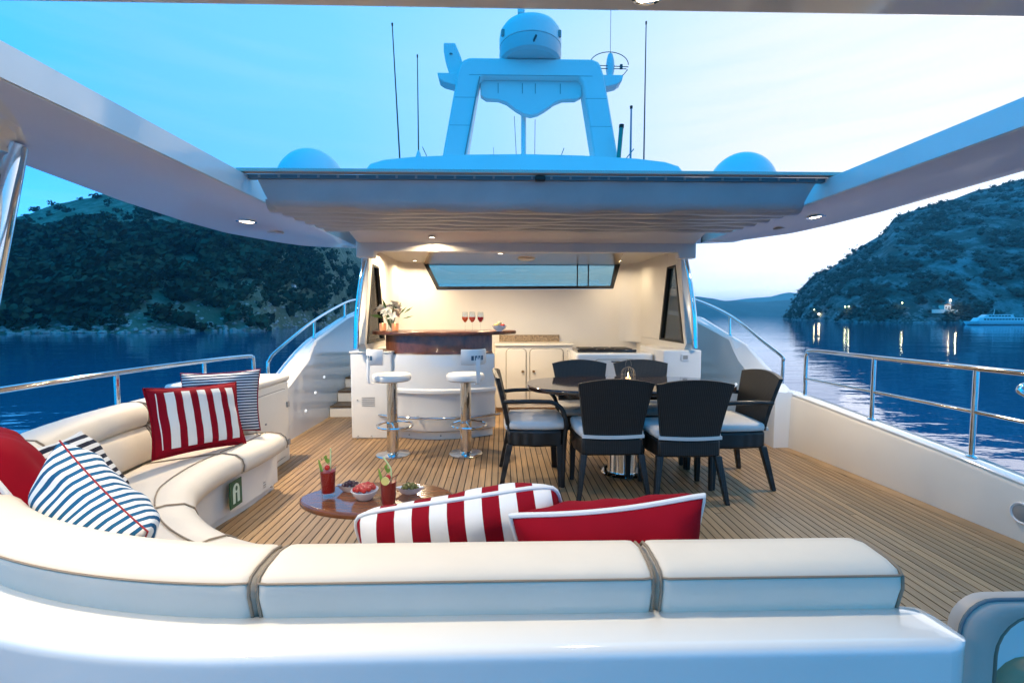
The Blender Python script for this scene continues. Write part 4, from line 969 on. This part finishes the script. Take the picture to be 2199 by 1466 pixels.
MB().lathe([(.01, -.004), (.01, .004)], 10, (sx, 3.34, .055)).build('drain_plug', GREYP, seat_base)

# ---- cream end locker
lo = thing('end_locker', 'cream locker with a hinged door at the end of the sofa', 'locker', (-2.5, 3.85, 0))
MB().prism(rrect(-2.86, -2.21, 3.53, 4.17, .03), 'z', 0, .725).build('body', CREAMGEL, lo, bevel=.012)
MB().prism(rrect(-2.87, -2.195, 3.52, 4.18, .04), 'z', .7255, .79).build('lid', CREAMGEL, lo, bevel=.028, seg=4)
dd = MB().prism(rrect(3.60, 4.10, .06, .66, .04), 'x', -2.212, -2.198).build('door', CREAMGEL, lo, bevel=.005)
for z in (.52, .18): MB().box(-2.2, -2.186, 4.085, 4.125, z - .025, z + .025).build('hinge', GREYP, dd, bevel=.004)
MB().tube([(-2.2115, a, b) for a, b in rrect(3.594, 4.106, .054, .666, .044)], .003, 6, loop=True).build('door_gap', MATS['painted_gap_shadow'], dd)  # dark outline painted in for the shade of the door groove
MB().lathe([(.012, -.006), (.012, .006)], 10, (-2.20, 3.72, .43)).build('catch', GREYP, dd)

# ---- scatter cushions
RED = (.23, .0005, .010); WHT = (.74, .74, .74); NAVY = (.012, .022, .055); BLUE = (.010, .09, .21)
def pillow(label, w, h, t, mtl, pipe, loc, rz, lean, roll, seed=0, pr=.006, dip=.075, rnd_=0):
    o = thing('scatter_cushion', label, 'cushion', (0, 0, 0), 'scatter cushions on the sofa'); n = 34; V = []; F = []
    def outl(u, v):
        q = 1 - rnd_ * (u * v) ** 6
        return (u * w / 2 * (1 - dip * (1 - v * v)) * q, v * h / 2 * (1 - dip * (1 - u * u)) * q)
    for sgn in (-1, 1):
        b = len(V)
        for i in range(n + 1):
            for j in range(n + 1):
                u = -1 + 2 * i / n; v = -1 + 2 * j / n; x, z = outl(u, v)
                k = ((1 - u ** 4) * (1 - v ** 4)) ** .55
                k *= 1 + .16 * noise.noise((u * 1.6 + seed, v * 1.6, sgn * 2.0)) + .07 * noise.noise((u * 4 + seed, v * 3.2, sgn * 5.0))
                e = (1 - abs(u) ** 3) * (1 - abs(v) ** 3)
                k += (.05 * math.sin(9 * u * (1 + .6 * v) + seed) + .05 * math.sin(8 * v * (1 + .5 * u) + 2 * seed)) * (1 - e) * e * 3
                V.append((x, sgn * t / 2 * max(0, k), z))
        for i in range(n):
            for j in range(n):
                a = b + i * (n + 1) + j; F.append((a, a + 1, a + n + 2, a + n + 1))
    m = MB().add(V, F); bm = bmesh.new(); vs = [bm.verts.new(q) for q in m.v]
    for f in m.f: bm.faces.new([vs[i] for i in f])
    bmesh.ops.remove_doubles(bm, verts=bm.verts, dist=1e-5); bmesh.ops.recalc_face_normals(bm, faces=bm.faces)
    me = bpy.data.meshes.new('cover'); bm.to_mesh(me); bm.free(); link('cover', me, mtl, o, ang=180)
    ed = [outl(-1 + 2 * k / 20, -1) for k in range(20)] + [outl(1, -1 + 2 * k / 20) for k in range(20)] + [outl(1 - 2 * k / 20, 1) for k in range(20)] + [outl(-1, 1 - 2 * k / 20) for k in range(20)]
    MB().tube([(x, 0, z) for x, z in ed], pr, 8, loop=True).build('piping', pipe, o)
    o.matrix_basis = Matrix.Translation(loc) @ Matrix.Rotation(rz, 4, 'Z') @ Matrix.Rotation(lean, 4, 'X') @ Matrix.Rotation(roll, 4, 'Y')
    return o
PW_ = mat('white_piping', (.72, .72, .72), .8); PRED = mat('red_piping', (.26, .02, .03), .85); REDF = mat('red_cotton', RED, .9, bump=(300, .25, .001), var=(5, .12), spec=.2)
pillow('red cushion with white stripes and red border against the port backrest', .54, .44, .13, striped('red_white_border', RED, (.76, .73, .68), .088, 'X', .45, .045, (.54, .44), .5), REDF, (-2.25, 2.98, .655), R(57), R(-20), R(3), 1)
pillow('navy and white fine striped cushion with red piping leaning on the end locker', .58, .46, .13, striped('navy_fine', NAVY, (.70, .70, .68), .0205, 'Z', .5), PRED, (-2.37, 3.42, .675), R(2), R(-10), R(-3), 2, .004)
pillow('plain red cushion with white piping in the sofa corner', .50, .48, .20, REDF, PW_, (-2.03, 1.66, .70), R(136), R(-24), R(4), 3, .009)
pillow('navy striped cushion tucked behind the corner cushions', .42, .40, .14, striped('navy_wide', (.010, .014, .03), (.72, .71, .69), .040, 'Z', .5), PW_, (-2.10, 2.0, .61), R(112), R(-28), R(4), 4, .005)
pillow('blue and white striped cushion with red piping lying over the sofa corner', .46, .44, .22, striped('blue_stripe', BLUE, (.76, .78, .80), .030, 'X', .45), PRED, (-1.63, 1.51, .61), R(156), R(-8), R(-33), 5, .0026)
pillow('broad red and white striped cushion with white piping on the aft seat', .66, .44, .21, striped('red_white_broad', RED, WHT, .108, 'X', .5, None, None, .25), PW_, (-.385, 1.455, .555), R(3), R(19), R(-8.5), 6, .0075, .03, .08)
pillow('plain red cushion with broad white edging beside the striped one', .57, .45, .25, REDF, mat('white_edging', (.74, .74, .74), .8), (.055, 1.325, .57), R(1), R(15), R(-6), 7, .0085, .10, .02)

# ================================================================== COFFEE TABLE
ct = thing('coffee_table', 'leaf shaped red brown coffee table beside the sofa', 'coffee table', (-.89, 2.24, 0))
lf = [(-.89 + .385 * math.cos(2 * pi * k / 56), 2.245 + .205 * math.copysign(abs(math.sin(2 * pi * k / 56)) ** 1.18, math.sin(2 * pi * k / 56))) for k in range(56)]
MB().prism(lf, 'z', .388, .42).build('table_top', COFFEE, ct, bevel=.012, seg=3)
MB().lathe([(.15, 0), (.15, .012), (.05, .02), (.045, .37), (.10, .387)], 32, (-.89, 2.24, 0)).build('pedestal', CHROME, ct)
TZ = .4215
LIQ = mat('tomato_juice', (.34, .008, .006), .3); CEL = mat('celery', (.20, .36, .06), .45); STRAW = mat('pale_green_straw', (.55, .72, .38), .4); LEM = mat('lemon', (.70, .62, .22), .45); TOM = mat('cherry_tomato', (.48, .022, .008), .18, coat=.4)
def ball(m, x, y, z, r, n=12): return m.lathe([(r * math.cos(R(a)) + .0004, r * math.sin(R(a))) for a in range(-90, 91, 20)], n, (x, y, z))
def cocktail(label, x, y, lean, lemon):
    g = thing('cocktail', label, 'drink', (x, y, TZ), 'tomato cocktails on the coffee table')
    MB().lathe([(.030, 0), (.031, .002), (.039, .145), (.0375, .145), (.0305, .022), (.001, .020)], 28, (x, y, TZ)).build('glass', GLASS, g)
    MB().lathe([(.001, .0215), (.0300, .023), (.0365, .128), (.001, .130)], 28, (x, y, TZ)).build('juice', LIQ, g)
    MB().tube(bez([(x + .008, y, TZ + .05), (x + .014, y, TZ + .17), (x + .014 + lean * .3, y, TZ + .205), (x + .014 + lean, y - .004, TZ + .245)], 14), .0034, 8).build('straw', STRAW, g)
    MB().loft([[(x - .018 + dx * k - .006 * i, y - .006 + dy * k, TZ + .09 + .025 * i) for dx, dy in ((-.007, 0), (0, .004), (.007, 0), (0, -.003))] for i, k in enumerate((1, 1, 1, .9, .3))]).build('celery_stick', CEL, g)
    for k in range(5):
        a = k * 1.3; c = Vector((x - .012 + .012 * math.cos(a), y + .01 * math.sin(a), TZ + .165 + .006 * k))
        MB().add([c, c + Vector((.012 * math.cos(a), .006, .012)), c + Vector((.004, .0, .026)), c + Vector((-.010, -.004, .012))], [(0, 1, 2, 3)]).build('mint_leaf', CEL, g)
    ball(MB(), x + .002, y - .012, TZ + .150, .013).build('tomato', TOM, g)
    if lemon: MB().prism([(x - .004 + .019 * math.cos(R(a)), TZ + .143 + .019 * math.sin(R(a))) for a in range(0, 360, 20)], 'y', y - .042, y - .036).build('lemon_slice', LEM, g)
    MB().tube([(x + .012, y, TZ + .14), (x + .05, y - .01, TZ + .165)], .0015, 5).build('cocktail_pick', PRED, g)
cocktail('tomato cocktail with upright straw near the sofa end of the coffee table', -1.135, 2.245, .004, False)
cocktail('tomato cocktail with lemon slice and bent straw between the bowls', -.80, 2.10, -.035, True)
br_ = random.Random(4)
def bowl(label, x, y, sq, fill, fm, n, r, nm):
    t = thing('snack_bowl', label, 'bowl', (x, y, TZ), 'snack bowls on the coffee table')
    if sq: rg = [[(x + k * a * 1.0, y + k * b * .62, TZ + z) for a, b in [(math.cos(R(q)) * (1.25 if q % 180 == 0 else .82), math.sin(R(q))) for q in range(0, 360, 30)]] for k, z in ((.032, 0), (.036, .004), (.058, .03), (.061, .034), (.055, .032), (.030, .010), (.001, .010))]
    else: rg = [[(x + k * math.cos(R(q)), y + k * math.sin(R(q)), TZ + z) for q in range(0, 360, 12)] for k, z in ((.036, 0), (.038, .003), (.058, .026), (.066, .046), (.0635, .047), (.054, .027), (.030, .010), (.001, .009))]
    MB().loft(rg).build('bowl', CHINA, t, ang=50)
    for k in range(n):
        q = (k + .5) / n; a = k * 2.4; d = (.046 if not sq else .034) * math.sqrt(q)
        ball(MB(), x + d * math.cos(a) * (1.15 if sq else 1), y + d * math.sin(a) * (.6 if sq else 1), TZ + (.050 if not sq else .030) + (1 - q) * .016 + br_.uniform(-.002, .002), r * br_.uniform(.9, 1.1), 10).build(nm, fm, t)
bowl('round white bowl of cherry tomatoes on the coffee table', -.945, 2.215, False, 0, TOM, 26, .0125, 'tomato')
bowl('pointed white dish of dark olives beside the tomatoes', -1.045, 2.31, True, 0, mat('dark_olive', (.045, .008, .014), .2, coat=.4), 14, .011, 'olive')
bowl('pointed white dish of green olives behind the lemon cocktail', -.735, 2.27, True, 0, mat('green_olive', (.13, .12, .025), .25), 14, .0115, 'olive')

# ================================================================== UPHOLSTERED SEAT at the aft corner
us = thing('aft_seat', 'grey beige upholstered seat with an oval opening beside the coaming', 'seat', (1.2, 1.05, 0))
GB = mat('grey_beige_vinyl', (.52, .46, .41), .5, bump=(7, .25, .010, 7), var=(4, .05))
def sq_ring(x0, x1, z0, z1, r, y): return [(x, y, z) for x, z in rrect(x0, x1, z0, z1, r, 6)]
o_, i_ = (.865, 1.60, .0, .626, .085), (.958, 1.50, .10, .586, .10)
MB().loft([sq_ring(*i_, 1.085), sq_ring(*i_, 1.058), sq_ring(i_[0] - .012, i_[1] + .012, i_[2] - .012, i_[3] + .008, .11, 1.048), sq_ring(o_[0] + .012, o_[1] - .012, .0, o_[3] - .010, .08, 1.048), sq_ring(*o_, 1.06), sq_ring(*o_, 1.088)], loop=True).build('padded_surround', GB, us, ang=60)
MB().tube(sq_ring(*o_, 1.056), .0045, 8, loop=True).build('piping', mat('blue_grey_piping', (.10, .16, .20), .6), us)
MB().tube(sq_ring(*i_, 1.055), .005, 8, loop=True).build('piping', PIPING, us)
MB().prism(rrect(.90, 1.55, .02, .57, .1), 'y', 1.086, 1.13).build('moulded_shell', GEL, us, bevel=.02)
MB().loft([[(x, y + (.02 if k else 0), z * 1.0 + .06) for x, z in rrect(.985 + q, 1.46 - q, .05, .395 - q, .09)] for k, (y, q) in enumerate(((1.060, .03), (1.064, 0), (1.078, 0), (1.0855, .02)))]).build('cushion', mat('tan_vinyl', (.48, .32, .18), .5), us, ang=60)

# ================================================================== FAR SHORE
def ground_at(px, rows, cols, t):
    i = (px - cols[0]) / (cols[1] - cols[0]); k = max(0, min(len(rows) - 2, int(i))); j = int(1 + t * 36); q = i - k
    a, b = rows[k][j], rows[k + 1][j]; return tuple(a[n] + (b[n] - a[n]) * q for n in range(3))
x, y, z = ground_at(2050, rhill, R_COLS, .05)
cp = thing('lighthouse', 'small floodlit white lighthouse with a house on the headland shore', 'lighthouse', (x, y, z))
STN = mat('lit_white_render', (.75, .70, .60), .8)
MB().box(x - 3.2, x + 2.2, y - 2, y + 3, z - 1.5, z + 4).build('house', STN, cp, smooth=False)
MB().prism([(x - 3.5, z + 4), (x + 2.5, z + 4), (x - .5, z + 5.4)], 'y', y - 2.2, y + 3.2).build('roof', mat('clay_roof', (.22, .11, .07), .8), cp, smooth=False)
MB().lathe([(1.1, -1), (1.0, 6.6), (1.45, 6.9), (1.45, 7.3), (.7, 7.35), (.7, 8.4), (.9, 8.45), (.05, 9.3)], 18, (x + 3.3, y + .5, z)).build('tower', STN, cp)
MB().lathe([(.5, 7.5), (.55, 8.2), (.2, 8.3)], 12, (x + 3.3, y - .3, z)).build('lantern_room', mat('lit_lantern', (1, .9, .6), .5, emit=(1, .8, .45, 30)), cp)
for dx in (-1.8, .6): MB().box(x + dx - .5, x + dx + .5, y - 2.04, y - 2.0, z + 1.2, z + 2.6).build('window', BLACK, cp, smooth=False)
MB().box(x - 14, x + 7, y - 3.2, y - 2.6, z - 2.5, z + .4).build('quay_wall', STN, cp, smooth=False)
l = bpy.data.lights.new('flood', 'POINT'); l.energy = 1600; l.color = (1, .74, .42); l.shadow_soft_size = .3
lo_ = bpy.data.objects.new('flood', l); lo_.location = (x + 1, y - 8, z + 4.5); COL.objects.link(lo_)
LB = mat('street_lamp_glow', (1, .8, .5), .5, emit=(1, .74, .42, 22)); LG = mat('green_lamp_glow', (.9, 1, .5), .5, emit=(.85, 1, .42, 18))
for px, t, hh, rr_, m_, lab in ((1767, .02, 7, .85, LB, 'bright warm street lamp nearest the tip of the headland'), (1756, .03, 7.5, .4, LG, 'small lamp next to the bright warm one at the headland tip'), (1824, .05, 8, .45, LG, 'greenish street lamp standing close to its twin lamp, nearer the tip'), (1832, .05, 8, .45, LG, 'greenish street lamp standing close to its twin lamp, nearer the lighthouse'), (1950, .05, 8, .4, LG, 'single greenish street lamp between the twin lamps and the lighthouse')):
    x, y, z = ground_at(px, rhill, R_COLS, t)
    s_ = thing('street_lamp', lab, 'street lamp', (x, y, z), 'street lamps on the headland')
    MB().tube([(x, y, z - 1), (x, y, z + hh), (x - .4, y - .6, z + hh + .3), (x - .5, y - 1.2, z + hh + .2)], [.16, .1, .09, .08], 6).build('pole', DARKAER, s_)
    ball(MB(), x - .5, y - 1.4, z + hh, rr_, 12).build('lamp_head', m_, s_)
    l = bpy.data.lights.new('street_light', 'POINT'); l.energy = 400; l.color = (1, .85, .5); l.shadow_soft_size = .4
    lo_ = bpy.data.objects.new('street_light', l); lo_.location = (x - .5, y - 2.6, z + hh - 1); COL.objects.link(lo_)
x, y, z = ground_at(1991, rhill, R_COLS, .07)
cy = thing('cypress_tree', 'dark upright cypress tree beside the lighthouse', 'tree', (x, y, z))
MB().tube([(x, y, z - 1), (x, y, z + 3)], .25, 8).build('trunk', mat('bark', (.06, .045, .035), .9), cy)
cv = []; cf = []; r5 = random.Random(9)
for _ in range(420):
    h = r5.random(); rad = 1.7 * math.sin(pi * min(.98, .12 + .86 * h)) ** .7 * r5.uniform(.6, 1.05); a = r5.random() * 2 * pi
    p = Vector((x + rad * math.cos(a), y + rad * math.sin(a), z + .6 + 9 * h)); u = Vector((r5.gauss(0, .5), r5.gauss(0, .5), 1)).normalized(); w = u.orthogonal().normalized()
    k = len(cv); cv += [p + u * .7, p + w * .3, p - u * .5, p - w * .3]; cf.append((k, k + 1, k + 2, k + 3))
MB().add(cv, cf).build('crown', MATS['dark_pine_foliage'], cy, smooth=False)
# moored ship
x0, y0 = col_pt(2090, 285)
sh = thing('moored_ship', 'white motor ship moored off the headland', 'ship', (x0 + 18, y0, SEA))
HW = mat('ship_white', (.70, .72, .74), .4)
hull = [(x0, 0), (x0 + 8, -2.6), (x0 + 40, -2.8), (x0 + 40, 2.8), (x0 + 8, 2.6)]
MB().loft([[(hx + sft, y0 + hy * k, SEA + zz) for hx, hy in hull] for zz, k, sft in ((-.5, .6, 2.5), (0.0, .75, 2), (2.4, 1, 0))]).build('hull', HW, sh, smooth=False)
MB().box(x0 + 2.6, x0 + 40.2, y0 - 2.86, y0 + 2.86, SEA + .25, SEA + .5).build('waterline_stripe', mat('navy_stripe', (.01, .03, .08), .5), sh, smooth=False)
MB().prism([(x0 + 7, SEA + 2.401), (x0 + 38, SEA + 2.401), (x0 + 38, SEA + 4.6), (x0 + 9, SEA + 4.6)], 'y', y0 - 2.2, y0 + 2.2).build('lower_cabin', HW, sh, bevel=.1)
MB().prism([(x0 + 11, SEA + 4.61), (x0 + 32, SEA + 4.61), (x0 + 31, SEA + 6.6), (x0 + 14, SEA + 6.6)], 'y', y0 - 1.8, y0 + 1.8).build('upper_cabin', HW, sh, bevel=.1)
for k in range(13): MB().box(x0 + 11.5 + 2 * k, x0 + 12.9 + 2 * k, y0 - 2.26, y0 - 2.2, SEA + 3.1, SEA + 4.0).build('window', BLACK, sh, smooth=False)
for k in range(7): MB().box(x0 + 15 + 2.1 * k, x0 + 16.5 + 2.1 * k, y0 - 1.86, y0 - 1.8, SEA + 5.3, SEA + 6.1).build('window', BLACK, sh, smooth=False)
MB().tube([(x0 + 20, y0, SEA + 6.6), (x0 + 20.5, y0, SEA + 10)], [.2, .08], 8).build('mast', HW, sh)
x, y, z = ground_at(636, lhill, L_COLS, .09)
hb = thing('shore_hut', 'tiny pale hut above the wooded shoreline', 'hut', (x, y, z))
MB().box(x - 1.4, x + 1.4, y - 1, y + 1, z - 1, z + 1.2).build('wall', HW, hb, smooth=False)
MB().prism([(x - 1.6, z + 1.2), (x + 1.6, z + 1.2), (x, z + 1.9)], 'y', y - 1.1, y + 1.1).build('roof', mat('pale_roof', (.4, .4, .4), .8), hb, smooth=False)

# ================================================================== HAZE over the water
hz = MB().box(-9100, 9100, -3100, 9100, SEA - 5, 200).build('haze', None, smooth=False)
hm = bpy.data.materials.new('sea_haze'); hm.use_nodes = True; hn = hm.node_tree; hn.nodes.clear()
ho = hn.nodes.new('ShaderNodeOutputMaterial'); hv = hn.nodes.new('ShaderNodeVolumePrincipled')
hv.inputs['Color'].default_value = (.22, .72, 1, 1); hv.inputs['Density'].default_value = 1.9e-4; hv.inputs['Anisotropy'].default_value = .5
hn.links.new(hv.outputs[0], ho.inputs['Volume']); hz.data.materials.append(hm)
hz['kind'] = 'stuff'; hz['label'] = 'thin blue evening haze over the bay'
